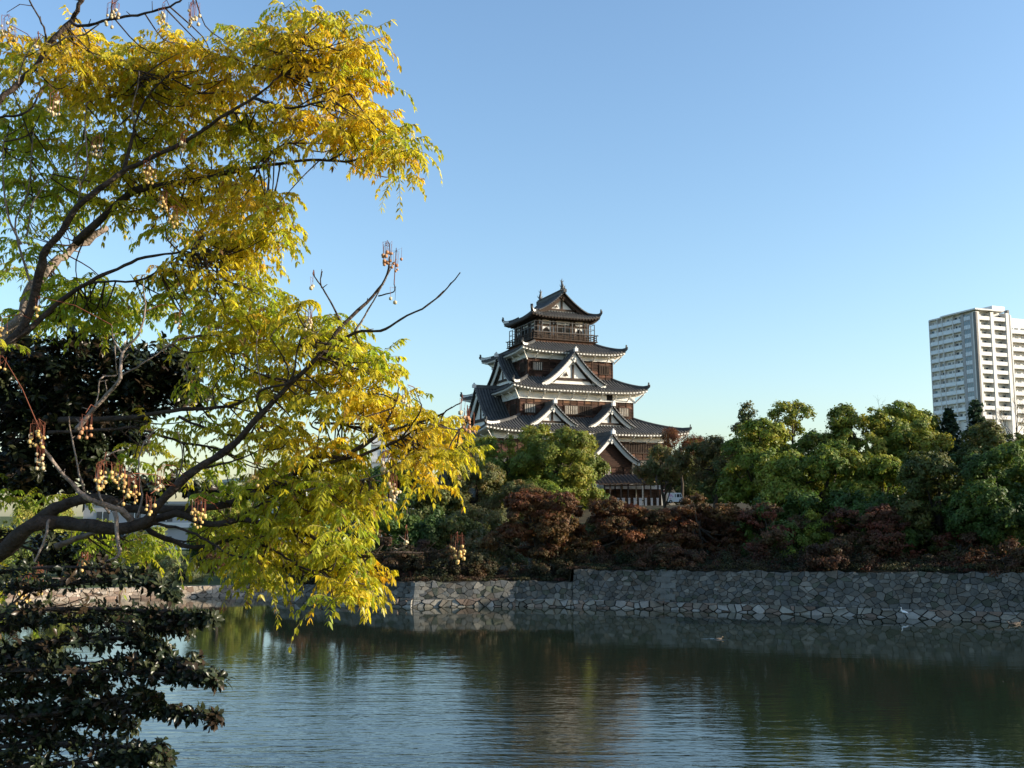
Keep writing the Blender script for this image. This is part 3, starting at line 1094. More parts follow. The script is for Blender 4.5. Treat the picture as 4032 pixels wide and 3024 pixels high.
def shachi(b):
    """fish-shaped roof ornament standing on its head, tail in the air"""
    m = MB()
    s = 1 if b > 0 else -1
    z = 35.2 - Z0
    m.box(-.22, .22, b - .28, b + .28, z - .35, z + .05)
    path = [(0, b - s * .30, z + .12), (0, b + s * .02, z + .14), (0, b + s * .20, z + .40), (0, b + s * .12, z + .80), (0, b - s * .04, z + 1.12), (0, b - s * .02, z + 1.40), (0, b + s * .10, z + 1.66)]
    m.tube(path, [.10, .26, .24, .18, .12, .075, .03], 7)
    # tail lobes and fins
    for q in ((.28, .30), (-.28, .30), (0, .45)):
        m.tube([(0, b - s * .04, z + 1.12), (q[0] * .6, b + s * .06, z + 1.28), (q[0], b + s * .02, z + 1.15 + q[1])], [.07, .05, .015], 5)
    for q in (-1, 1):
        m.tube([(q * .15, b + s * .12, z + .45), (q * .36, b + s * .25, z + .58), (q * .42, b + s * .22, z + .80)], [.08, .05, .01], 5)
    m.tube([(0, b + s * .30, z + .4), (0, b + s * .45, z + .65), (0, b + s * .38, z + .9)], [.07, .05, .01], 5)
    return m.build('fish_ornament', M['bronze'], keep, smooth=True)


shachi(-3.55)
shachi(3.55)
mb = MB()
mb.box(-.24, .24, -3.9, 3.9, 34.75 - Z0, 35.2 - Z0)
mb.box(-.32, .32, -3.9, 3.9, 35.2 - Z0, 35.3 - Z0)
mb.build('main_ridge', M['tile'], keep)

# ------------------------------------------------------------------ stone base of the keep
sb = MB()
rng = random.Random(5)


def base_face(p0, p1, n_out, z0, z1, flare, g, mb, pal):
    """curved battered face; p0,p1 top corners (a,b)"""
    p0, p1 = Vector((*p0, 0)), Vector((*p1, 0))
    d = (p1 - p0); Lt = d.length; d.normalize()
    n = Vector((*n_out, 0))
    H = z1 - z0

    def pos(s, h, o):
        t = h / H
        f = flare * (1 - t) ** 1.7
        ss = (s / Lt - .5) * (Lt + 2 * f) + Lt / 2
        q = p0 + d * ss + n * (f + o)
        w = castle_world(q.x, q.y)
        return Vector((w.x, w.y, z0 + h))
    mb.col = (.03, .03, .028)
    mb.grid([[pos(Lt * k / 6, H * j / 5, -.04) for k in range(7)] for j in range(6)])
    for poly in voronoi_cells(Lt, H, g, rng, 1.25):
        cx = sum(p[0] for p in poly) / len(poly); cy = sum(p[1] for p in poly) / len(poly)
        c = pal[rng.randrange(len(pal))]; b = rng.uniform(.7, 1.2)
        mb.col = tuple(x * b for x in c)
        m = len(poly); o = rng.uniform(.05, .14)
        A = [pos(cx + (p[0] - cx) * .95, cy + (p[1] - cy) * .95, -.03) for p in poly]
        B = [pos(cx + (p[0] - cx) * .72, cy + (p[1] - cy) * .72, o) for p in poly]
        mb.add(A + B, [tuple(range(m, 2 * m))] + [(a, (a + 1) % m, m + (a + 1) % m, m + a) for a in range(m)])


hu, hv = 12.6, 10.6
for p0, p1, n in (((-hu, -hv), (hu, -hv), (0, -1)), ((hu, -hv), (hu, hv), (1, 0)), ((hu, hv), (-hu, hv), (0, 1)), ((-hu, hv), (-hu, -hv), (-1, 0))):
    base_face(p0, p1, n, 3.0, 12.05, 4.2, .7, sb, [tuple(.72 * v for v in c) for c in GREY])
sb.col = (.2, .2, .19)
sb.add([tuple(castle_world(a, b, 12.04)) for a, b in ((-hu, -hv), (hu, -hv), (hu, hv), (-hu, hv))], [(0, 1, 2, 3)])
o = sb.build('stone_base', M['stone'], keep)
o.matrix_parent_inverse = (Matrix.Translation((CX, CY, KF)) @ Matrix.Rotation(RZ, 4, 'Z')).inverted()

# ------------------------------------------------------------------ gabled entrance hall in front of the keep
hall = empty('entrance_hall', tuple(castle_world(.2, -14, 6.0)), RZ)
tag(hall, 'dark wooden gabled hall at the foot of the keep, white curved bargeboards', 'hall')
Zs = Z0
Z0 = 6.0


def hall_build():
    a0 = .1
    wd = MB()
    # wall block between b = -16.4 and -10.9 in keep coordinates; the hall's origin is (.2, -14)
    x0, x1, y0, y1 = a0 - 3.05 - .2, a0 + 3.05 - .2, -2.5, 3.1
    wd.col = (.55, .52, .5)
    rw = random.Random(4)
    wd.box(x0, x1, y0, y1, 0, 6.4)
    wd.add([(x0, y0, 6.4), (x1, y0, 6.4), ((x0 + x1) / 2, y0, 8.3), (x0, y1, 6.4), (x1, y1, 6.4), ((x0 + x1) / 2, y1, 8.3)],
           [(0, 1, 2), (3, 4, 5), (0, 2, 5, 3), (1, 2, 5, 4)])
    for i in range(27):
        z = .2 + i * .3
        hw = 3.06 if z < 6.3 else 3.06 * max(.1, 1 - (z - 6.3) / 2.0)
        for j in range(6):
            b_ = rw.uniform(.3, 1.1) if rw.random() < .8 else rw.uniform(1.1, 1.9)
            wd.col = (b_, b_ * .97, b_ * .95)
            wd.box(-hw - .1 + hw * j / 3, -hw - .1 + hw * (j + 1) / 3, y0 - .03, y0, z, z + .27)
        wd.col = (.55, .52, .5)
    for i in range(7):
        q = x0 + .06 + (x1 - x0 - .12) * i / 6
        wd.bar((q, y0 - .05, 0), (q, y0 - .05, 6.2), .12, .07, up=(0, 1, 0))
        wd.bar((x0 - .01, y0 + (y1 - y0) * i / 6, 0), (x0 - .01, y0 + (y1 - y0) * i / 6, 6.2), .1, .1, up=(1, 0, 0))
    w = wd.build('hall_wall', M['wood'], hall)
    g = gable(hall, 'front', a0 - .2, 3.0, -3.0, 3.85, 11.3, 14.75, bw=.55, timber=False, kind='wood', name='roof')
    vo = MB()
    vo.box(-.75, .15, y0 - .08, y0 - .03, 3.7, 5.0)
    wn_ = vo.build('window', M['void'], hall)
    b = MB()
    for i in range(4):
        b.box(-.70 + i * .22, -.62 + i * .22, y0 - .13, y0 - .08, 3.7, 5.0)
    b.build('window_bars', M['pale_timber'], wn_)


hall_build()
Z0 = Zs

# ------------------------------------------------------------------ covered walkway below the hall
def walkway():
    p = at(2393, 1966, 112)
    root = empty('covered_walkway', (p.x, 112.0, 5.9), R(6))
    tag(root, 'open covered walkway with dark sloping roof and thin posts below the gabled hall', 'walkway')
    L = 6.6
    rf = MB()
    rf.add([(-1.2, -1.2, 2.55), (L, -1.2, 2.75), (L, 2.6, 3.75), (-1.2, 2.6, 3.60), (-1.2, -1.2, 2.40), (L, -1.2, 2.60), (L, 2.6, 3.55), (-1.2, 2.6, 3.40)],
           [(0, 1, 2, 3), (4, 5, 6, 7), (0, 1, 5, 4), (1, 2, 6, 5), (2, 3, 7, 6), (3, 0, 4, 7)])
    for i in range(20):
        x = -1.1 + (L + 1.0) * i / 19
        rf.bar((x, -1.25, 2.60 + .2 * i / 19), (x, 2.6, 3.64 + .15 * i / 19), .07)
    rf.build('roof', M['timber'], root)
    for x in (0.1, 1.3, 2.1, 3.7, 4.6, 6.2):
        for y in (-.9, 2.2):
            b = MB()
            b.bar((x, y, 0), (x, y, 2.5 + (y + 1.2) * .25), .13, up=(0, 1, 0))
            b.build('post', M['timber'] if x != 3.7 else M['pale_timber'], root)
    b = MB()
    b.bar((-.6, -.9, 2.3), (L, -.9, 2.5), .16, up=(0, 1, 0))
    b.build('eave_beam', M['timber'], root)
    w = MB()
    w.box(-1.0, L, 2.3, 2.45, 0, 2.05)
    for i in range(12):
        w.box(-1.0 + i * .62, -.94 + i * .62, 2.26, 2.30, 0, 2.05)
    w.build('board_wall', M['wood'], root)
    # white wall showing behind
    w = MB()
    w.box(-1.2, L + .6, 3.4, 3.6, -.2, 2.65)
    o = w.build('plaster_wall', M['plaster'])
    o.parent = None
    o.matrix_world = root.matrix_world if False else Matrix.Translation(root.location) @ Matrix.Rotation(R(6), 4, 'Z')
    tag(o, 'white plastered wall behind the covered walkway', 'plaster wall')


walkway()


def terrace():
    # level stone terrace carrying the walkway
    mb = MB()
    mb.col = (.2, .2, .2)
    rng = random.Random(9)
    stone_face(mb, (6.5, 106.0), (21.0, 104.5), 2.2, 5.85, 2.2, 5.85, .6, GREY, rng, bat=.1, aspect=1.2)
    mb.col = (.25, .24, .22)
    mb.add([(6.0, 105.3, 5.86), (21.0, 103.9, 5.86), (24, 123, 5.9), (5.0, 123, 5.9)], [(0, 1, 2, 3)])
    mb.col = (.30, .30, .29)
    mb.add([(6.3, 105.2, 5.7), (21, 103.8, 5.7), (21, 103.8, 6.0), (6.3, 105.2, 6.0)], [(0, 1, 2, 3)])
    tag(mb.build('stone_terrace', M['stone']), 'grey stone terrace below the covered walkway, half hidden by red trees', 'terrace')
    # stone fence: squat posts with a rail, along the terrace edge
    root = empty('stone_fence', (10.2, 105.6, 5.86), R(-5))
    tag(root, 'grey fence of squat stone posts in front of the covered walkway', 'fence')
    for x in (-.35, .2, .78, 1.30, 1.9, 2.5, 3.05, 3.6, 4.2, 4.8):
        b = MB()
        w = .10 if x not in (1.30, 2.5, 3.05) else .15
        b.box(x - w, x + w, -.1, .1, 0, .86)
        b.box(x - w - .02, x + w + .02, -.12, .12, .86, .94)
        b.build('post', M['concrete_grey'], root)
    b = MB()
    b.box(-.3, 5.0, -.05, .05, .62, .72)
    b.box(-.3, 5.0, -.05, .05, .08, .16)
    b.build('rail', M['timber'], root)


terrace()
# tall red-and-white pole and the red marker by the fence
p = at(2615, 1968, 112)
mb = MB()
mb.tube([(0, 0, -2.2), (0, 0, 1.7)], .055, 8)
o = mb.build('marker_pole', M['white_paint']); o.location = (p.x, 112, 5.9 + 1.0)
for k in range(3):
    b = MB(); b.tube([(0, 0, .15 + k * .5), (0, 0, .36 + k * .5)], .062, 8); b.build('red_band', M['red_paint'], o)
tag(o, 'slim white pole with red bands right of the covered walkway', 'pole')
p = at(2333, 1993, 106)
mb = MB(); mb.tube([(0, 0, 0), (0, 0, .05), (0, 0, .05), (0, 0, .75)], [.24, .24, .17, .035], 10)
o = mb.build('traffic_cone', M['red_paint']); o.location = (p.x, 105.0, 5.88)
tag(o, 'red traffic cone at the left end of the stone fence', 'cone')


def van():
    p = at(2630, 1985, 114)
    root = empty('parked_van', (p.x, 114, 6.35), R(4))
    root.scale = (.68, .68, .68)
    tag(root, 'white boxy van with pink blossom picture on its side, parked by the walkway', 'van')
    b = MB()
    # body outline seen from the side, nose to the right
    prof_ = [(0, .28), (2.55, .28), (2.62, .75), (2.50, 1.0), (2.25, 1.62), (2.1, 1.72), (.05, 1.72), (0, 1.65)]
    n = len(prof_)
    b.add([(x, 0, z) for x, z in prof_] + [(x, 1.4, z) for x, z in prof_],
          [tuple(range(n)), tuple(range(n, 2 * n))[::-1]] + [(i, (i + 1) % n, n + (i + 1) % n, n + i) for i in range(n)])
    b.build('body', M['white_paint'], root)
    d = MB()
    d.add([(.06, -.004, .62), (1.05, -.004, .62), (1.05, -.004, 1.62), (.06, -.004, 1.62)], [(0, 1, 2, 3)])
    pn = d.build('picture_panel', M['white_paint'], root)
    rng = random.Random(3)
    fl_ = MB()
    for k in range(9):
        cx, cz, r = rng.uniform(.2, .95), rng.uniform(.75, 1.5), rng.uniform(.09, .17)
        for q in range(5):
            a = q * 2 * math.pi / 5 + k
            x, z = cx + math.cos(a) * r * .6, cz + math.sin(a) * r * .6
            fl_.add([(x + math.cos(t) * r * .48, -.008 - .0004 * (k * 5 + q), z + math.sin(t) * r * .48) for t in [j * math.pi / 4 for j in range(8)]], [tuple(range(8))])
    fl_.build('blossom_print', M['pink_paint'], pn)
    for x0, x1 in ((1.18, 1.32), (1.5, 1.95), (2.02, 2.32)):
        w = MB()
        sl = .16 if x1 > 2.3 else 0
        w.add([(x0, -.012, 1.0), (x1 + sl * .4, -.012, 1.0), (x1 - sl * .5, -.012, 1.52), (x0, -.012, 1.52)], [(0, 1, 2, 3)])
        w.build('window', M['window_glass'], root)
    for x in (.45, 2.1):
        for y in (.06, 1.34):
            t = MB()
            t.tube([(x, y - .09, .28), (x, y + .09, .28)], .28, 14)
            w_ = t.build('wheel', M['rubber'], root)
            t = MB(); t.tube([(x, y - .10, .28), (x, y + .10, .28)], .15, 10); t.build('rim', M['concrete_grey'], w_)


van()

# ================================================================== apartment tower on the right
def tower():
    FH, NF = 3.02, 24
    a1 = math.atan2(.352, .936)             # right facade runs along local +x, left facade along local +y
    root = empty('apartment_tower', (154.6, 333.0, .62), a1)
    tag(root, 'tall cream apartment tower with stacked balconies rising above the trees', 'apartment tower')
    H = NF * FH
    D, Wd = 21.2, 15.6
    core = MB()
    core.box(.95, Wd, 1.6, D, 0, H)
    core.box(0.0, 1.5, 0.0, 1.6, 0, H - .4)     # corner pier
    core.build('wall', M['concrete'], root)
    # left facade: dark panel, glass strip, four bays with piers
    gl = MB()
    gl.box(.15, 1.5, 2.6, 5.4, 0, H - 1.0)
    g = gl.build('glass_strip', M['blue_glass'], root)
    fr = MB()
    for y in (2.6, 3.3, 4.0, 4.7, 5.4):
        fr.box(.08, .15, y - .05, y + .05, 0, H - 1.0)
    for f in range(NF):
        fr.box(.08, .149, 2.65, 5.35, f * FH - .12, f * FH + .12)
    fr.build('mullions', M['concrete_grey'], g)
    sp = MB()
    for f in range(NF):
        sp.box(.10, .14, 2.66, 5.34, f * FH + .2, f * FH + 1.5)
    sp.build('pale_blinds', M['rail_glass'], g)
    dk = MB()
    dk.box(-.06, 0, 0.0, 1.1, 0, H - .6)
    dk.box(0.0, .7, -.06, 0, 0, H - .6)
    dk.build('corner_cladding', M['concrete_dark'], root)
    pl = MB()
    pl.box(.02, 1.5, 1.6, 2.55, 0, H - .5)
    pl.box(.02, 1.5, 5.45, 6.6, 0, H - .5)
    pl.build('pier', M['concrete_grey'], root)
    bays = [(6.75, 10.2), (10.45, 15.0), (15.25, 17.2), (17.45, 21.1)]
    for y in (10.325, 15.125, 17.325, 21.2):
        m = MB()
        m.box(-.05, 1.5, y - .125, y + .125, 0, H)
        m.build('pier', M['concrete'], root)
    for f in range(NF):
        m = MB()
        m.box(.05, 1.5, 6.6, 21.08, (f + 1) * FH - .2, (f + 1) * FH)
        if f >= NF - 12:
            m.build('floor_slab', M['concrete'], root)
    rr = random.Random(11)
    for f in range(NF - 12, NF):
        z = f * FH
        for bi, (y0, y1) in enumerate(bays):
            m = MB()
            m.box(.06, .14, y0 + .02, y1 - .02, z + .04, z + 1.15)
            m.box(.04, .16, y0 + .02, y1 - .02, z + 1.15, z + 1.22)
            m.build('balcony', M['rail_glass'], root)
            m = MB()
            w0 = y0 + .35 + rr.uniform(0, .25)
            for k in range(2 if y1 - y0 > 3 else 1):
                c = w0 + k * (1.75 + rr.uniform(-.1, .3))
                wd_ = rr.choice((.7, 1.0, 1.25))
                m.box(.90, .944, c, min(c + wd_, y1 - .15), z + .08, z + 2.15)
            m.build('window', M[rr.choice(('window_glass', 'window_glass', 'blue_glass', 'curtain'))], root)
            if rr.random() < .35:
                m = MB(); m.box(.3, .7, y0 + .2, y0 + .95, z + .05, z + .7); m.build('air_conditioner', M['white_paint'], root)
    # right facade: solid parapets between vertical piers
    rb = [(.75, 6.3), (7.6, 13.0)]
    for x0, x1 in ((6.3, 7.6), (13.0, 14.3)):
        m = MB()
        m.box(x0, x1, -.15, 1.6, 0, H - .2)
        m.build('pier', M['concrete'], root)
    m = MB(); m.box(14.3, 15.1, .3, 1.6, 0, H + 1.0); m.build('pier', M['concrete_dark'], root)
    for f in range(NF - 12, NF):
        z = f * FH
        for x0, x1 in rb:
            m = MB()
            m.box(x0, x1, 0.02, .16, z - .15, z + 1.15)
            m.box(x0, x1, .16, 1.59, z - .15, z + .05)
            m.build('balcony', M['concrete'], root)
            m = MB()
            m.box(x0 + .25, x0 + 1.75, 1.53, 1.594, z + .25, z + 2.2)
            m.box(x0 + 3.0, x0 + 4.9, 1.53, 1.594, z + .25, z + 2.1)
            m.build('window', M['window_glass'], root)
            m = MB()
            m.box(x0 + .02, x0 + 2.4, 1.0, 1.52, z + .06, z + 2.7) if x0 < 1 else None
            if x0 < 1:
                m2 = MB()
                m2.box(x0 + .35, x0 + .75, .94, .996, z + .9, z + 2.3)
                m2.box(x0 + .95, x0 + 1.3, .94, .996, z + .9, z + 2.3)
                m2.box(x0 + 1.55, x0 + 1.8, .94, .996, z + .9, z + 2.3)
                o = m.build('bay_wall', M['concrete'], root)
                m2.build('window', M['window_glass'], o)
    # roof slabs
    m = MB()
    m.box(-.7, 11.5, -.7, 15.2, H, H + .45)
    m.box(1.2, 14.2, 1.2, 16, H + .45, H + 1.0)
    m.box(-.02, 15.6, 15.2, 21.25, H, H + .30)
    m.build('roof', M['concrete'], root)
    m = MB()
    m.box(9.5, 15.0, 2.0, 9.5, H + 1.0, H + 2.5)
    m.build('roof_house', M['concrete'], root)
    # set-back wing
    wroot = empty('apartment_wing', tuple(root.matrix_basis @ Vector((15.15, .8, 0))), a1)
    bpy.context.view_layer.update()
    w0 = Matrix.Translation(Vector((154.6, 333.0, .62))) @ Matrix.Rotation(a1, 4, 'Z') @ Vector((15.62, .6, 0))
    wroot.location = w0
    tag(wroot, 'cream apartment wing with dark-gapped balconies at the right edge beside the tall tower', 'apartment wing')
    m = MB()
    m.box(0, 14, 1.6, 18, 0, H - 1.2)
    m.build('wall', M['concrete'], wroot)
    m = MB(); m.box(-.0, .5, 0, 1.6, 0, H - .6); m.build('pier', M['concrete'], wroot)
    for f in range(NF - 12, NF):
        z = f * FH - .6
        if z > H - 4:
            continue
        m = MB()
        m.box(.6, 13.8, .02, .16, z - .15, z + 1.15); m.box(.6, 13.8, .16, 1.59, z - .15, z + .05)
        m.build('balcony', M['concrete'], wroot)
        m = MB()
        for c in (1.0, 3.4, 6.2, 9):
            m.box(c, c + 1.6, 1.53, 1.594, z + .25, z + 2.1)
        m.build('window', M['window_glass'], wroot)


tower()


def block(name, label, cat, px0, px1, ptop, Y, depth, floors, mat='concrete', rot=0.0, win=(1.6, 1.3), gap=3.2, fh=3.2, band=True):
    a, b = at(px0, ptop, Y), at(px1, ptop, Y)
    H = a.z - .62
    Wd = b.x - a.x
    root = empty(name, (a.x, Y, .62), rot)
    tag(root, label, cat)
    m = MB(); m.box(0, Wd, 0, depth, 0, H); m.build('wall', M[mat], root)
    m = MB(); m.box(-.2, Wd + .2, -.2, depth + .2, H, H + .35); m.build('roof', M['concrete_grey'], root)
    n = max(1, int((Wd - .8) / gap))
    cnt = 0
    for f in range(floors):
        z = H - (f + 1) * fh + .9
        if z < .2:
            break
        if band:
            m = MB(); m.box(.1, Wd - .1, -.5, -.003, z - .75, z - .12); m.build('balcony', M['concrete'], root)
        for i in range(n):
            if cnt > 90:
                break
            x = .5 + (Wd - 1.0) * (i + .5) / n
            m = MB(); m.box(x - win[0] / 2, x + win[0] / 2, -.06, .05, z, z + win[1]); w = m.build('window', M['window_glass'], root)
            m = MB(); m.box(x - .04, x + .04, -.09, -.061, z, z + win[1]); m.build('frame', M['white_paint'], w)
            cnt += 1
    return root


block('apartment_building', 'pale apartment building with window bands seen through yellow leaves left of the castle', 'building', 1462, 1650, 1688, 190, 14, 7)
block('office_building', 'long pale grey two-storey building on the left bank behind the branches', 'building', 330, 860, 1985, 135, 14, 3, mat='concrete_grey', gap=3.4, band=True)


def glass_hall():
    a, b = at(830, 1885, 170), at(1180, 1885, 170)
    root = empty('glass_hall', (a.x, 170, .62))
    tag(root, 'pale glazed hall with a curved blue roof, far left beyond the moat', 'hall')
    W_ = b.x - a.x
    H = a.z - .62 - 1.5
    m = MB(); m.box(0, W_, 0, 12, 0, H); m.build('glazing', M['rail_glass'], root)
    m = MB()
    for i in range(12):
        m.box(W_ * i / 11 - .06, W_ * i / 11 + .06, -.12, -.004, 0, H)
    for k in range(5):
        m.box(0, W_, -.10, -.004, H * k / 4 - .05, H * k / 4 + .05)
    m.build('mullions', M['concrete_grey'], root)
    m = MB()
    rows = []
    for y in (-.8, 12.8):
        rows.append([(-.6 + (W_ + 1.2) * k / 12, y, H + .1 + 1.6 * math.sin(math.pi * (.15 + .7 * k / 12))) for k in range(13)])
    m.grid(rows)
    m.grid([[(p[0], p[1], p[2] - .5) for p in rows[0]], rows[0]])
    m.build('roof', M['blue_glass'], root)


glass_hall()
block('bank_pavilion', 'low white pavilion behind thin trunks on the far left bank', 'pavilion', 780, 935, 2243, 92, 6, 1, mat='white_paint', gap=1.4, win=(.8, .9), fh=1.7, band=False)


# ------------------------------------------------------------------ birds
def bird(name, loc, rz, s, matb, label, cat, group=None, neck=True, legs=True):
    root = empty(name, loc, rz)
    tag(root, label, cat, group)
    m = MB()
    if neck:
        pts = [(-.62, 0, .52), (-.40, 0, .60), (-.12, 0, .68), (.10, 0, .74), (.22, 0, .88), (.17, 0, 1.04), (.22, 0, 1.18), (.31, 0, 1.21)]
        rad = [.02, .10, .16, .13, .06, .045, .055, .035]
    else:
        pts = [(-.60, 0, .26), (-.40, 0, .16), (-.15, 0, .13), (.18, 0, .13), (.32, 0, .22), (.36, 0, .36), (.44, 0, .43), (.52, 0, .41)]
        rad = [.02, .12, .18, .17, .10, .075, .085, .05]
    m.tube([(x * s, y * s, z * s) for x, y, z in pts], [r * s for r in rad], 9)
    m.build('body', matb, root, smooth=True)
    b = MB()
    x, z = pts[-1][0], pts[-1][2]
    b.tube([((x - .01) * s, 0, z * s), ((x + (.24 if neck else .13)) * s, 0, (z - .03) * s)], [.028 * s, .006 * s], 6)
    b.build('beak', M['beak'], root)
    for sy in (-1, 1):
        w = MB()
        zz = .66 if neck else .18
        w.tube([(.12 * s, sy * .10 * s, (zz + .05) * s), (-.15 * s, sy * .16 * s, zz * s), (-.45 * s, sy * .10 * s, (zz - .08) * s), (-.62 * s, sy * .03 * s, (zz - .12) * s)],
               [.04 * s, .09 * s, .06 * s, .015 * s], 6)
        w.build('wing', matb, root, smooth=True)
        if legs:
            l = MB()
            l.tube([(-.02 * s, sy * .06 * s, .58 * s), (.03 * s, sy * .06 * s, .30 * s), (-.01 * s, sy * .06 * s, 0)], [.022 * s, .014 * s, .014 * s], 5)
            for k in (-.5, 0, .5):
                l.tube([(-.01 * s, sy * .06 * s, .01 * s), (.10 * s, (sy * .06 + k * .1) * s, .006 * s)], [.012 * s, .006 * s], 4)
            l.build('leg', M['rubber'], root)


p = at(3556, 2425, 50.6)
bird('egret', (p.x, 50.55, .05), R(160), .42, M['feather_white'], 'small white egret standing at the foot of the right stone wall', 'bird')


def on_water(px, py):
    d = at(px, py, 1.0) - Vector((0, 0, EYE))
    k = EYE / -d.z
    return Vector((d.x * k, d.y * k, 0))


q = on_water(2832, 2517)
bird('duck', (q.x, q.y, -.03), R(15), .30, M['feather_brown'], 'lone brown duck swimming in the middle of the moat, rippling the water', 'bird', legs=False, neck=False)
q = on_water(3984, 2461)
bird('duck', (q.x, q.y, -.03), R(170), .42, M['feather_brown'], 'brown duck nearer the open water of the pair by the right wall', 'bird', legs=False, neck=False)
q = on_water(4006, 2457)
bird('duck', (q.x, q.y, -.03), R(10), .42, M['feather_brown'], 'brown duck nearer the picture edge of the pair by the right wall', 'bird', legs=False, neck=False)
# wake of the lone duck: low crests standing a little above the water
q = on_water(2832, 2517)
mb = MB()
for k, (dx, dy, L, w) in enumerate(((0.1, -.2, 1.5, .03), (-.4, .15, .9, .02))):
    rows = [[(q.x + dx + L * (i / 12 - .5), q.y + dy + .06 * math.sin(i * .9 + k) + o, h * .5 * math.sin(math.pi * i / 12)) for i in range(13)]
            for o, h in ((-w * 2.2, .004), (0, .035), (w * 2.2, .004))]
    mb.grid(rows)
o = mb.build('water_ripples', M['water'], smooth=True)
tag(o, kind='stuff')

# ================================================================== trees of the far bank
def unit(v):
    return v / np.maximum(np.linalg.norm(v, axis=-1, keepdims=True), 1e-9)


def leaf_quads(C, Nn, size, aspect, col, fold=.18, rng=RNG):
    n = len(C)
    a = unit(rng.normal(size=(n, 3)))
    t1 = unit(np.cross(Nn, a))
    t2 = np.cross(Nn, t1)
    s = size[:, None]
    V = np.empty((n, 4, 3), dtype=np.float32)
    V[:, 0] = C - t1 * s
    V[:, 1] = C + t2 * s * aspect + Nn * s * fold
    V[:, 2] = C + t1 * s
    V[:, 3] = C - t2 * s * aspect + Nn * s * fold
    Q = np.arange(n * 4).reshape(n, 4)
    return V.reshape(-1, 3), Q, np.repeat(col, 4, axis=0)


def clump_centres(rx, ry, rz, k, rng, low=-.55, shell=.55):
    out = []
    while len(out) < k:
        d = unit(rng.normal(size=3))
        if d[2] < low:
            continue
        r = shell + (1 - shell) * rng.random() ** .6
        out.append(d * r * (rx, ry, rz))
    return np.array(out)


PAL = {
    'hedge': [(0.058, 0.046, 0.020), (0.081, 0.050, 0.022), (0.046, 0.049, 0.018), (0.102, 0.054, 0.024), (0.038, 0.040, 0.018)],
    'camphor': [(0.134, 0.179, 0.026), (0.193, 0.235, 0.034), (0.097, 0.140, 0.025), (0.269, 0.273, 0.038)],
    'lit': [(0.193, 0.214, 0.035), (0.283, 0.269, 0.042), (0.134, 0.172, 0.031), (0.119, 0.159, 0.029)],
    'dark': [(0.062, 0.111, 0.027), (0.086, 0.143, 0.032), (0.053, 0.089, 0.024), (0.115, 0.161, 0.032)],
    'dull': [(0.091, 0.115, 0.034), (0.116, 0.131, 0.037), (0.071, 0.095, 0.028), (0.143, 0.135, 0.037)],
    'olive': [(0.135, 0.135, 0.048), (0.167, 0.151, 0.052), (0.095, 0.108, 0.043), (0.206, 0.143, 0.053)],
    'russet': [(0.131, 0.048, 0.021), (0.184, 0.073, 0.027), (0.098, 0.041, 0.019), (0.144, 0.085, 0.028), (0.085, 0.058, 0.025)],
    'brown': [(0.107, 0.055, 0.032), (0.145, 0.071, 0.036), (0.076, 0.044, 0.026), (0.084, 0.068, 0.032)],
    'red': [(0.147, 0.053, 0.030), (0.114, 0.047, 0.027), (0.088, 0.045, 0.024), (0.094, 0.070, 0.029), (0.201, 0.062, 0.036)],
    'fir': [(0.028, 0.052, 0.030), (0.039, 0.066, 0.036), (0.021, 0.041, 0.025)],
    'bronze': [(0.128, 0.110, 0.045), (0.183, 0.128, 0.053), (0.091, 0.081, 0.037), (0.081, 0.110, 0.037)],
    'willow': [(0.221, 0.262, 0.048), (0.276, 0.304, 0.055), (0.166, 0.221, 0.041), (0.317, 0.290, 0.055)],
    'grey': [(0.152, 0.166, 0.076), (0.193, 0.200, 0.097), (0.110, 0.131, 0.062)],
}


def crown_mesh(rx, ry, rz, pal, k, leaf, cover, rng, squash=.8, low=-.95, cr=.36, shell=.5, aspect=.55, up=.25, loose=.35, tuft=.55):
    """a crown of many leaf-sized faces: lobes carrying small tufts, tufts carrying leaves"""
    lobes = clump_centres(rx, ry, rz, k, rng, low, shell)
    mean = (rx * ry * rz) ** (1 / 3)
    R_ = mean * cr * rng.uniform(.5, 1.35, size=k)
    pal = np.array(pal)
    P, NN, CC = [], [], []
    la = leaf * leaf * aspect * 2
    for c, Rl in zip(lobes, R_):
        out = unit(c / np.array([rx, ry, rz]))
        m = int(max(5, 2.6 * (Rl / tuft) ** 2 * 2))
        dirs = unit(rng.normal(size=(m, 3)) + out * .7 + np.array([0, 0, up]))
        lc = pal[rng.integers(len(pal))] * rng.uniform(.85, 1.15)
        for d in dirs:
            far = rng.random() < .20
            r = tuft * (rng.uniform(.25, .5) if far else rng.uniform(.5, 1.2))
            tc = c + d * Rl * (rng.uniform(1.1, 1.4) if far else rng.uniform(.7, 1.06)) * np.array([1, 1, squash])
            n = int(max(6, cover * 2 * math.pi * r * r / la))
            ld = unit(rng.normal(size=(n, 3)) + d * .8 + np.array([0, 0, up]))
            rr = r * np.clip(1 - loose * rng.random(n) + .2 * rng.normal(size=n), .1, 1.6)
            P.append(tc + ld * rr[:, None] * np.array([1, 1, squash]))
            NN.append(unit(ld * 1.2 + d * .5 + rng.normal(size=(n, 3)) * .55 + np.array([0, 0, .25])))
            base = .6 * lc + .4 * pal[rng.integers(len(pal))]
            CC.append(base * rng.uniform(.82, 1.2) * rng.uniform(.85, 1.15, size=(n, 1)) * (1 + .08 * rng.normal(size=(n, 3))))
    P, NN, CC = np.concatenate(P), np.concatenate(NN), np.concatenate(CC)
    size = leaf * rng.uniform(.6, 1.25, size=len(P))
    V, Q, C = leaf_quads(P, NN, size, aspect, np.clip(CC, .005, .8), rng=rng)
    return V, Q, C, lobes


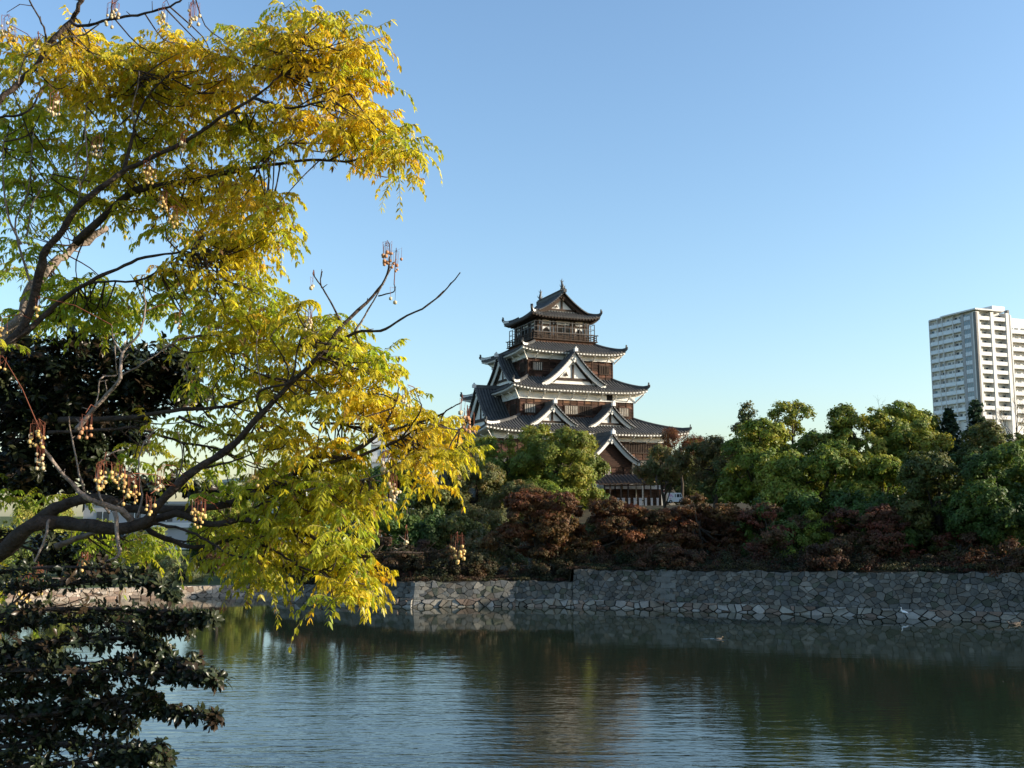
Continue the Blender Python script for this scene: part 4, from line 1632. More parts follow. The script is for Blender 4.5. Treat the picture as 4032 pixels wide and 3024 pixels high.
def limbs(mb, base, top, cc, r0, rng, n=9):
    """tapered trunk from base to top with limbs out to some of the clumps"""
    base, top = Vector(base), Vector(top)
    h = (top - base).length
    bend = Vector((rng.uniform(-.06, .06) * h, rng.uniform(-.06, .06) * h, 0))
    tr = [base, base.lerp(top, .33) + bend, base.lerp(top, .66) - bend * .4, top]
    mb.tube([base - Vector((0, 0, .3))] + tr, [r0 * 1.35, r0 * 1.1, r0 * .85, r0 * .6, r0 * .25], 8)
    order = rng.permutation(len(cc))[:n]
    for i in order:
        c = Vector(cc[i])
        t = rng.uniform(.35, .95)
        s = tr[0].lerp(tr[3], t) + bend * (1 - abs(2 * t - 1)) * .5
        mid = s.lerp(c, .5) + Vector((0, 0, -.06 * h))
        mb.tube([s, mid, c], [r0 * .42 * (1.2 - t * .6), r0 * .24, r0 * .06], 5)


def wood_y(px, Y):
    """the right-hand wood stands close behind the moat wall"""
    if px < 2930:
        return Y
    w = foot_y(at(min(px, 4600), 2250, 56).x) + 3
    return w + (Y - w) * .5 if Y > w else Y


def tree(name, label, px, ptop, pbot, hw, Y, pal, leaf=.17, cover=1.2, k=None, squash=.85, cat='tree', group=None, mat='leaf',
         deep=.9, low=-.95, cr=.36, seed=None, shell=.5, bark='bark', nl=12, up=.25, loose=.5, aspect=.55, tuft=None):
    rng = np.random.default_rng(seed if seed is not None else int(px * 7 + ptop * 3 + Y))
    Y = wood_y(px, Y)
    a, b = at(px, ptop, Y), at(px, pbot, Y)
    rz = (a.z - b.z) / 2
    rx = (at(px + hw, (ptop + pbot) / 2, Y).x - at(px - hw, (ptop + pbot) / 2, Y).x) / 2
    ry = max(.8, min(rx, 5.5) * deep)
    X = at(px, (ptop + pbot) / 2, Y).x
    gz = z_at(X, Y)
    root = empty(name, (X, Y, gz))
    tag(root, label, cat, group)
    cz = (a.z + b.z) / 2 - gz
    vol = rx * ry * rz
    k = int(max(9, min(34, (k or 30) * .6)))
    tuft = tuft or (.0062 * Y if mat == 'leaf' else .0055 * Y)
    V, Q, C, cc = crown_mesh(rx * .84, ry * .84, rz * .84, PAL[pal], k, leaf * .62, cover, rng, squash, low, cr, shell, aspect, up, loose, tuft)
    V[:, 2] += cz
    me = np_mesh('crown', V, Q, C)
    link('crown', me, M[mat], root)
    mb = MB()
    cc = cc + np.array([0, 0, cz])
    limbs(mb, (0, 0, 0), (rng.uniform(-.1, .1) * rx, 0, cz + rz * .35), cc, max(.10, .045 * (rx + rz)), rng, nl)
    mb.build('trunk', M[bark], root, smooth=True)
    return root


def conifer(name, label, px, ptop, pbot, hw, Y, pal='fir', leaf=.2, seed=1, group=None):
    rng = np.random.default_rng(seed)
    Y = wood_y(px, Y)
    a, b = at(px, ptop, Y), at(px, pbot, Y)
    H = a.z - b.z
    R0 = at(px + hw, ptop, Y).x - a.x
    gz = z_at(a.x, Y)
    root = empty(name, (a.x, Y, gz))
    tag(root, label, 'tree', group)
    P, NN, CC = [], [], []
    p_ = np.array(PAL[pal])
    z0 = b.z - gz
    mb = MB()
    mb.tube([(0, 0, -.3), (0, 0, z0), (0, 0, z0 + H * .97)], [.3, .25, .03], 7)
    nb = 70
    for i in range(nb):
        t = (i + rng.random()) / nb
        z = z0 + H * t
        r = R0 * (1 - t) ** .72 * rng.uniform(.65, 1.1) * (1.0 if t > .12 else .6 + 3 * t) + .12
        az = i * 2.4 + rng.uniform(-.4, .4)
        d = np.array([math.cos(az), math.sin(az), 0])
        n = int(14 + 46 * r / R0)
        s = rng.random(n) ** .7
        pts = np.array([0, 0, z]) + d * (s * r)[:, None] + np.array([0, 0, 1]) * (.25 * r * s - .35 * r * s * s)[:, None]
        pts += rng.normal(size=(n, 3)) * (.07 + .16 * r * (1 - s * .4))[:, None] * np.array([1, 1, .5])
        P.append(pts); NN.append(unit(rng.normal(size=(n, 3)) + np.array([0, 0, .8])))
        CC.append(p_[rng.integers(len(p_), size=n)] * rng.uniform(.7, 1.3, size=(n, 1)))
        mb.tube([(0, 0, z), tuple(np.array([0, 0, z]) + d * r * .9)], [.05, .012], 4)
    P, NN, CC = np.concatenate(P), np.concatenate(NN), np.concatenate(CC)
    V, Q, C = leaf_quads(P, NN, leaf * rng.uniform(.6, 1.2, size=len(P)), .5, CC, rng=rng)
    link('crown', np_mesh('crown', V, Q, C), M['leaf'], root)
    mb.build('trunk', M['bark'], root, smooth=True)


G1 = 'green trees behind the moat wall'
G2 = 'red and brown trees along the moat wall'
# --- in front of the castle
tree('camphor_tree', 'large sunlit green camphor tree in front of the castle, beside the gabled hall', 2200, 1676, 2010, 180, 100, 'lit', leaf=.21, cover=1.35, k=54, group=G1)
tree('camphor_tree', 'green camphor tree under the near corner of the castle roof', 2010, 1705, 2000, 165, 103, 'camphor', leaf=.21, cover=1.35, k=44, group=G1)
tree('camphor_tree', 'grey-green camphor tree left below the castle, over the stone base', 1880, 1800, 2100, 140, 96, 'olive', leaf=.20, cover=1.1, k=40, group=G1)
tree('camphor_tree', 'dark green tree below the pale apartment building, behind the yellow leaves', 1530, 1790, 2140, 150, 98, 'dark', leaf=.22, cover=1.3, k=40, group=G1)
tree('camphor_tree', 'mid-green loose tree between the dark tree and the castle base', 1700, 1850, 2215, 140, 88, 'dull', leaf=.19, cover=1.1, k=40, group=G1)
tree('camphor_tree', 'small tree with pale yellow-green tufts in front of the castle base', 1890, 1975, 2200, 120, 80, 'olive', leaf=.17, cover=.75, k=26, group=G1)
tree('camphor_tree', 'small dark green tree left of the covered walkway', 2325, 1930, 2080, 62, 101, 'dark', leaf=.2, cover=1.2, k=20, group=G1)
# --- red and brown trees along the wall
A = dict(mat='autumn', squash=.55, shell=.3, cr=.34, group=G2, up=.1, loose=.9, nl=18, low=-1)
tree('cherry_tree', 'dark brown cherry tree at the left end of the moat wall', 1230, 2090, 2300, 130, 66, 'brown', leaf=.13, cover=.9, **A)
tree('cherry_tree', 'brown bare-limbed cherry tree second from the left end of the moat wall', 1440, 2080, 2300, 140, 66, 'brown', leaf=.13, cover=.8, **A)
tree('cherry_tree', 'dull brown cherry tree just left of the jutting wall corner', 1640, 2110, 2290, 130, 63, 'brown', leaf=.12, cover=.75, **A)
tree('cherry_tree', 'low greenish-brown cherry tree right of the jutting wall corner', 1860, 2110, 2300, 120, 62, 'bronze', leaf=.12, cover=.9, **A)
tree('cherry_tree', 'rounded orange-brown cherry tree below the big camphor tree', 2120, 1917, 2285, 215, 62, 'russet', leaf=.13, cover=1.1, k=46, **A)
tree('cherry_tree', 'wide dark red cherry tree below the covered walkway', 2480, 1930, 2285, 215, 62, 'russet', leaf=.13, cover=1.0, k=46, **A)
tree('cherry_tree', 'red-brown cherry tree between the parked van and the moat wall', 2760, 1940, 2285, 190, 62, 'russet', leaf=.13, cover=1.0, k=42, **A)
tree('cherry_tree', 'deep red cherry tree beside the small green bush on the wall', 3030, 1970, 2285, 170, 62, 'red', leaf=.12, cover=1.1, k=40, **A)
tree('cherry_tree', 'layered dark red maple with bare branches, right of the small green bush', 3440, 1985, 2285, 215, 60, 'red', leaf=.12, cover=.75, k=44, **A)
tree('cherry_tree', 'low rust-red tree near the right end of the wall', 3770, 2075, 2285, 160, 56, 'red', leaf=.11, cover=1.0, k=30, **A)
tree('cherry_tree', 'small yellow-brown shrub at the top of the tall wall', 3390, 2175, 2250, 100, 57.2, 'olive', leaf=.10, cover=.7, k=16, cat='shrub', **{**A, 'group': None})
tree('maple_tree', 'bright red maple sprig above the small green bush', 3290, 2005, 2100, 85, 63, 'red', leaf=.12, cover=1.0, k=16, **{**A, 'group': None})
tree('green_bush', 'small green bush growing over the tall wall between red trees', 3160, 2110, 2235, 75, 58.5, 'camphor', leaf=.12, cover=1.1, k=16, cat='bush')
tree('green_bush', 'green sapling with drooping crown between the two deep red trees', 3235, 2010, 2160, 75, 61, 'camphor', leaf=.13, cover=1.1, k=16, cat='bush')
# --- right-hand wood
tree('olive_tree', 'olive-brown tree right of the gabled hall', 2606, 1762, 1900, 105, 78, 'olive', leaf=.18, cover=.95, k=36, group=G1)
tree('olive_tree', 'orange-tinged olive tree behind the parked van', 2815, 1718, 1940, 122, 77, 'bronze', leaf=.17, cover=.85, k=36, group=G1)
tree('cherry_tree', 'thin reddish tree touching the right end of the lowest castle roof', 2680, 1705, 1800, 95, 118, 'russet', leaf=.16, cover=.5, k=20, mat='autumn', group=None)
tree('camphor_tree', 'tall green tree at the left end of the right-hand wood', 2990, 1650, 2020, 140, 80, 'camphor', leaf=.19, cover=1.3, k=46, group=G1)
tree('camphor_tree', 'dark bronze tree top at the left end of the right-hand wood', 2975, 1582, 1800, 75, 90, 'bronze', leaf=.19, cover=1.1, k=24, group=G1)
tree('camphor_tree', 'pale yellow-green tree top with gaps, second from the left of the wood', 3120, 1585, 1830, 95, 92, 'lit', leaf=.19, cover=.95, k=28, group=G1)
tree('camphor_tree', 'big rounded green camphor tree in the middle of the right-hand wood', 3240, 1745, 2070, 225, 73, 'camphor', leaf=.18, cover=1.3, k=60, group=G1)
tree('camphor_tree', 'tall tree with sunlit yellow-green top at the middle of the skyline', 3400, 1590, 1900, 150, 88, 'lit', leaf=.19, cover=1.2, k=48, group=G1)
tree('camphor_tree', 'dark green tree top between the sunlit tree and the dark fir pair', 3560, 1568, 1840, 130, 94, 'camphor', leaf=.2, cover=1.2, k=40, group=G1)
tree('camphor_tree', 'yellow-lit tree just left of the dark fir pair', 3640, 1640, 1940, 95, 84, 'lit', leaf=.18, cover=1.0, k=32, group=G1)
tree('camphor_tree', 'mid-green tree below the sunlit skyline tree', 3480, 1830, 2090, 150, 70, 'camphor', leaf=.17, cover=1.2, k=40, group=G1)
conifer('fir_tree', 'shorter left one of the dark fir pair before the apartment tower', 3735, 1612, 1900, 72, 92, seed=4)
conifer('fir_tree', 'taller right one of the dark fir pair before the apartment tower', 3842, 1578, 1900, 82, 92, seed=5)
tree('camphor_tree', 'dull brownish-green tree below the dark fir pair', 3690, 1770, 2270, 155, 62, 'dull', leaf=.16, cover=1.3, k=52, group=G1)
tree('camphor_tree', 'pale-topped tree in front of the apartment tower foot', 3900, 1660, 1960, 130, 82, 'dull', leaf=.18, cover=1.2, k=40, group=G1)
tree('camphor_tree', 'large dark green tree at the right edge above the stone wall', 3925, 1745, 2225, 165, 58, 'dark', leaf=.15, cover=1.35, k=64, group=G1)
tree('camphor_tree', 'dark green tree cut by the right edge below the apartment wing', 4060, 1680, 2120, 120, 68, 'camphor', leaf=.17, cover=1.2, k=44, group=G1)
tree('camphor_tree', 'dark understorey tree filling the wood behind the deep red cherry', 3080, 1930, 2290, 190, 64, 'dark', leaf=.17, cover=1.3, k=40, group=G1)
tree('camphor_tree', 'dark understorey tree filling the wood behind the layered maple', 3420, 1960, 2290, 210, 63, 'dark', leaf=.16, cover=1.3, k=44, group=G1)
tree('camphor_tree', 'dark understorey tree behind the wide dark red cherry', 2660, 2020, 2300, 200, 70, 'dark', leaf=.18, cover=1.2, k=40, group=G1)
# second row: closes the view between and below the crowns
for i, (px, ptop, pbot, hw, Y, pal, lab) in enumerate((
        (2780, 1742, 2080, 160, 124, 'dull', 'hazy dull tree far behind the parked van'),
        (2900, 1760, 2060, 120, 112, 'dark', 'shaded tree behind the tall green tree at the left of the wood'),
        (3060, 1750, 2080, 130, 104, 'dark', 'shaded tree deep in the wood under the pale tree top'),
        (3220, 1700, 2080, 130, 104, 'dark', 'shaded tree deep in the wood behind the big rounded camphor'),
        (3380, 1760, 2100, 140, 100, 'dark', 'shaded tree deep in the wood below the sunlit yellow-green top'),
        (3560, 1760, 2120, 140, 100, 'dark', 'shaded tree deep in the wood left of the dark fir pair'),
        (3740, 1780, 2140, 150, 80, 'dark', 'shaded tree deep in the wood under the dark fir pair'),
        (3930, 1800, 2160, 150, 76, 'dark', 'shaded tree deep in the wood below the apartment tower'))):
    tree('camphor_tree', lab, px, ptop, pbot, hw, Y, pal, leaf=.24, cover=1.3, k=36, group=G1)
for px, hw, ptop, Y, pal, lab in (
        (1350, 150, 2180, 63, 'hedge', 'low shrub under the two brown cherries at the left wall end'),
        (1560, 130, 2190, 61.5, 'hedge', 'low shrub behind the left wall face before the jutting corner'),
        (1780, 150, 2200, 60.6, 'hedge', 'low shrub just right of the jutting wall corner'),
        (2230, 130, 2170, 62, 'hedge', 'low shrub under the rounded orange-brown cherry'),
        (2640, 140, 2170, 60, 'hedge', 'low shrub right of the tall wall corner'),
        (3300, 140, 2170, 57.5, 'hedge', 'low shrub right of the small green bush on the wall'),
        (3960, 150, 2150, 53.5, 'hedge', 'low shrub under the large dark tree at the right edge')):
    X_ = at(px, 2200, Y).x
    Y = foot_y(X_) + 2.5
    tree('shrub', lab, px, 2140 + (int(px * 7.3) % 11) * 7, 2310, hw * (1.0 + .06 * (int(px * 3.7) % 7)), Y, ('hedge', 'dark', 'brown')[int(px / 37) % 3], leaf=.105, cover=.8, k=40,
         cat='shrub', group='dark shrubs along the moat wall', nl=16, deep=.5, loose=1.1, squash=.8, tuft=.30, mat='autumn')
for px, ptop, pbot, hw, Y, pal, lab in (
        (1780, 2000, 2290, 130, 72, 'dull', 'dull green tree below the castle base, left of the pale tufted tree'),
        (1960, 2060, 2300, 130, 70, 'bronze', 'bronze-green tree between the tufted tree and the rounded orange-brown cherry'),
        (2300, 2040, 2300, 130, 72, 'dull', 'dull tree between the rounded orange-brown cherry and the wide dark red one'),
        (1600, 1885, 2290, 140, 72, 'dark', 'dark green tree standing behind the brown cherries left of the jutting corner'),  # crown raised so that its reflection darkens the moat
        (1340, 1890, 2290, 150, 70, 'dark', 'dark green tree behind the two cherries at the left end of the moat wall'),  # also raised, for a darker reflection in the water
        (2150, 1900, 2120, 130, 92, 'camphor', 'mid-green tree under the left side of the big sunlit camphor'),
        (2020, 1900, 2140, 120, 88, 'olive', 'olive tree over the stone base, right of the pale tufted tree'),
        (1190, 1930, 2300, 120, 68, 'dark', 'added dark green tree at the very left end of the moat wall, darkening the water'),  # tree added behind the yellow leaves to darken the moat's reflection
        (2420, 2030, 2290, 160, 70, 'russet', 'russet tree just below the stone fence of the walkway'),
        (2740, 2010, 2280, 140, 66, 'russet', 'russet tree just below the parked van'),
        (2880, 1970, 2290, 140, 68, 'bronze', 'bronze-green tree between the van and the right-hand wood'),
        (2560, 2060, 2290, 140, 63, 'brown', 'brown bush tree between the covered walkway and the tall wall corner')):
    tree('camphor_tree', lab, px, ptop, pbot, hw, Y, pal, leaf=.17, cover=1.1, k=36, group=G1)
# undergrowth along the top of the moat wall: too tangled to count
def undergrowth():
    rng = np.random.default_rng(77)
    pal = np.array([(.030, .040, .016), (.045, .036, .020), (.024, .034, .014), (.06, .035, .020), (.05, .052, .022), (.075, .030, .02), (.09, .075, .03)])
    P, NN, CC = [], [], []
    x = -13.0
    while x < 40:
        f = foot_y(x) + BAT * wall_top(x) + .55
        bump = .5 + .5 * math.sin(x * .83) * math.sin(x * .31 + 1.3)
        for row in range(4):
            h = (.30 + .75 * bump * rng.random()) * (.55 + .35 * row) * (.45 if -3 < x < 8.5 and row < 2 else 1)
            y = f + row * .75 + rng.uniform(-.1, .4)
            r = rng.uniform(.22, .5)
            n = int(150 * r / .4)
            d = unit(rng.normal(size=(n, 3)) + np.array([0, -.3, .5]))
            c = np.array([x + rng.uniform(-.3, .3), y, ground_z(x, y) + h * .45])
            P.append(c + d * (r * rng.uniform(.35, 1.2, size=(n, 1))) * np.array([1.2, .9, h / .6]))
            NN.append(unit(d + rng.normal(size=(n, 3)) * .6))
            base = pal[rng.integers(len(pal))]
            CC.append(base * rng.uniform(.6, 1.5, size=(n, 1)))
        x += .34
    P, NN, CC = np.concatenate(P), np.concatenate(NN), np.concatenate(CC)
    V, Q, C = leaf_quads(P, NN, .062 * rng.uniform(.5, 1.4, size=len(P)), .42, CC, rng=rng)
    tag(link('undergrowth', np_mesh('undergrowth', V, Q, C), M['autumn']), 'tangled low undergrowth along the top of the moat wall', 'undergrowth', kind='stuff')


undergrowth()
# wood continuing past the right edge: it throws the shade on the bank
k_ = 0
for px, ptop, hw, Y in ((4330, 1800, 230, 60), (4450, 1800, 230, 78), (4750, 1800, 260, 62), (4900, 1790, 260, 80), (5200, 1760, 300, 66), (5700, 1730, 330, 60), (4500, 1850, 200, 48), (4700, 1790, 260, 96)):
    tree('camphor_tree', 'green tree of the wood running on past the right edge', px, ptop, 2200, hw, Y, 'dark', leaf=.34, cover=1.5, k=40, group='trees past the right edge')


def bare_tree(name, label, px, pbase, ptop, Y, seed, spread=.8):
    rng = np.random.default_rng(seed)
    a, b = at(px, ptop, Y), at(px, pbase, Y)
    gz = z_at(a.x, Y)
    root = empty(name, (a.x, Y, gz))
    tag(root, label, 'tree')
    mb = MB()
    H = a.z - gz
    mb.tube([(0, 0, -.2), (0, 0, H * .5)], [.14, .08], 6)

    def br(p, d, L, r, n):
        q = p + d * L
        mid = p.lerp(q, .5) + Vector(rng.normal(size=3) * L * .06)
        mb.tube([p, mid, q], [r, r * .8, r * .55], 4)
        if n == 0:
            return
        for _ in range(3 if n > 1 else 2):
            nd = (d + Vector(rng.normal(size=3) * .45 * spread) + Vector((0, 0, .12))).normalized()
            br(p.lerp(q, rng.uniform(.5, 1)), nd, L * rng.uniform(.55, .8), r * .55, n - 1)
    for _ in range(5):
        br(Vector((0, 0, H * rng.uniform(.35, .5))), Vector((rng.normal() * .5, rng.normal() * .4, 1)).normalized(), H * .24, .06, 4)
    mb.build('trunk', M['bark'], root)


bare_tree('bare_tree', 'leafless grey tree against the apartment tower at the right edge', 3990, 1800, 1500, 86, 3)
bare_tree('bare_tree', 'thin leafless twigs above the middle of the wood skyline', 3560, 1750, 1560, 96, 6)
# slim bare trunk standing over the layered maple
p = at(3492, 2140, 58.5)
mb = MB(); mb.tube([(0, 0, -.3), (.03, 0, 1.3), (0, 0, at(3492, 2008, 58.5).z - z_at(p.x, 58.5))], [.07, .06, .04], 7)
o = mb.build('dead_trunk', M['bark_grey']); o.location = (p.x, 58.5, z_at(p.x, 58.5))
tag(o, 'slim dead trunk standing among the layered red branches', 'trunk')
# pale stub and wooden box on the lower wall
p = at(2020, 2280, 60.5)
mb = MB(); mb.tube([(0, 0, -.2), (.04, 0, .35), (-.04, 0, .8)], [.13, .10, .07], 7); mb.tube([(0, 0, .5), (.12, 0, .8)], [.05, .03], 5)
o = mb.build('tree_stump', M['bark_grey']); o.location = (p.x, 60.5, z_at(p.x, 60.5))
tag(o, 'pale forked stump standing on the lower moat wall', 'stump')
p = at(2066, 2280, 60.8)
mb = MB()
for k in range(6):
    mb.box(-.28 + k * .095, -.20 + k * .095, -.15, .15, 0, .42)
mb.box(-.30, .30, -.17, -.151, .08, .16); mb.box(-.30, .30, -.17, -.151, .30, .38)
o = mb.build('slatted_crate', M['wood']); o.location = (p.x, 60.8, z_at(p.x, 60.8))
tag(o, 'small slatted wooden crate beside the pale stump on the lower wall', 'crate')

# --- far left bank
tree('shrub', 'rounded grey-green shrub on the far left bank', 715, 2195, 2330, 85, 67.5, 'grey', leaf=.10, cover=1.1, k=24, cat='shrub', low=-.95)
tree('willow_tree', 'bright yellow-green tree on the left bank behind the dark bush', 540, 2060, 2325, 110, 70, 'willow', leaf=.13, cover=1.1, k=30, low=-.95)
tree('willow_tree', 'pale green tree at the left edge beyond the moat', 150, 1990, 2280, 170, 74, 'willow', leaf=.14, cover=1.0, k=36, low=-.8)
tree('willow_tree', 'green tree between the two yellow-green bank trees', 350, 2020, 2290, 120, 76, 'camphor', leaf=.14, cover=1.1, k=30, low=-.8)
tree('maple_tree', 'small orange maple before the white pavilion', 838, 2190, 2255, 55, 76, 'russet', leaf=.11, cover=.9, k=14, mat='autumn')
for i, (px, lab) in enumerate(((868, 'thin dark-stemmed tree left of the middle one before the white pavilion'), (905, 'middle thin dark-stemmed tree before the white pavilion'), (960, 'thin dark-stemmed tree at the right end of the white pavilion'), (1050, 'thin dark-stemmed tree right of the white pavilion'))):
    tree('bank_tree', lab, px, 1900 - i * 16, 2215, 110, 80 + i * 3, 'camphor', leaf=.15, cover=1.1, k=24, group='trees on the left bank', bark='bark')  # hidden crowns raised and widened to darken their reflection in the moat
tree('bank_tree', 'dark tree behind the orange maple on the left bank', 790, 2060, 2260, 70, 88, 'dark', leaf=.16, cover=1.2, k=20, group='trees on the left bank')

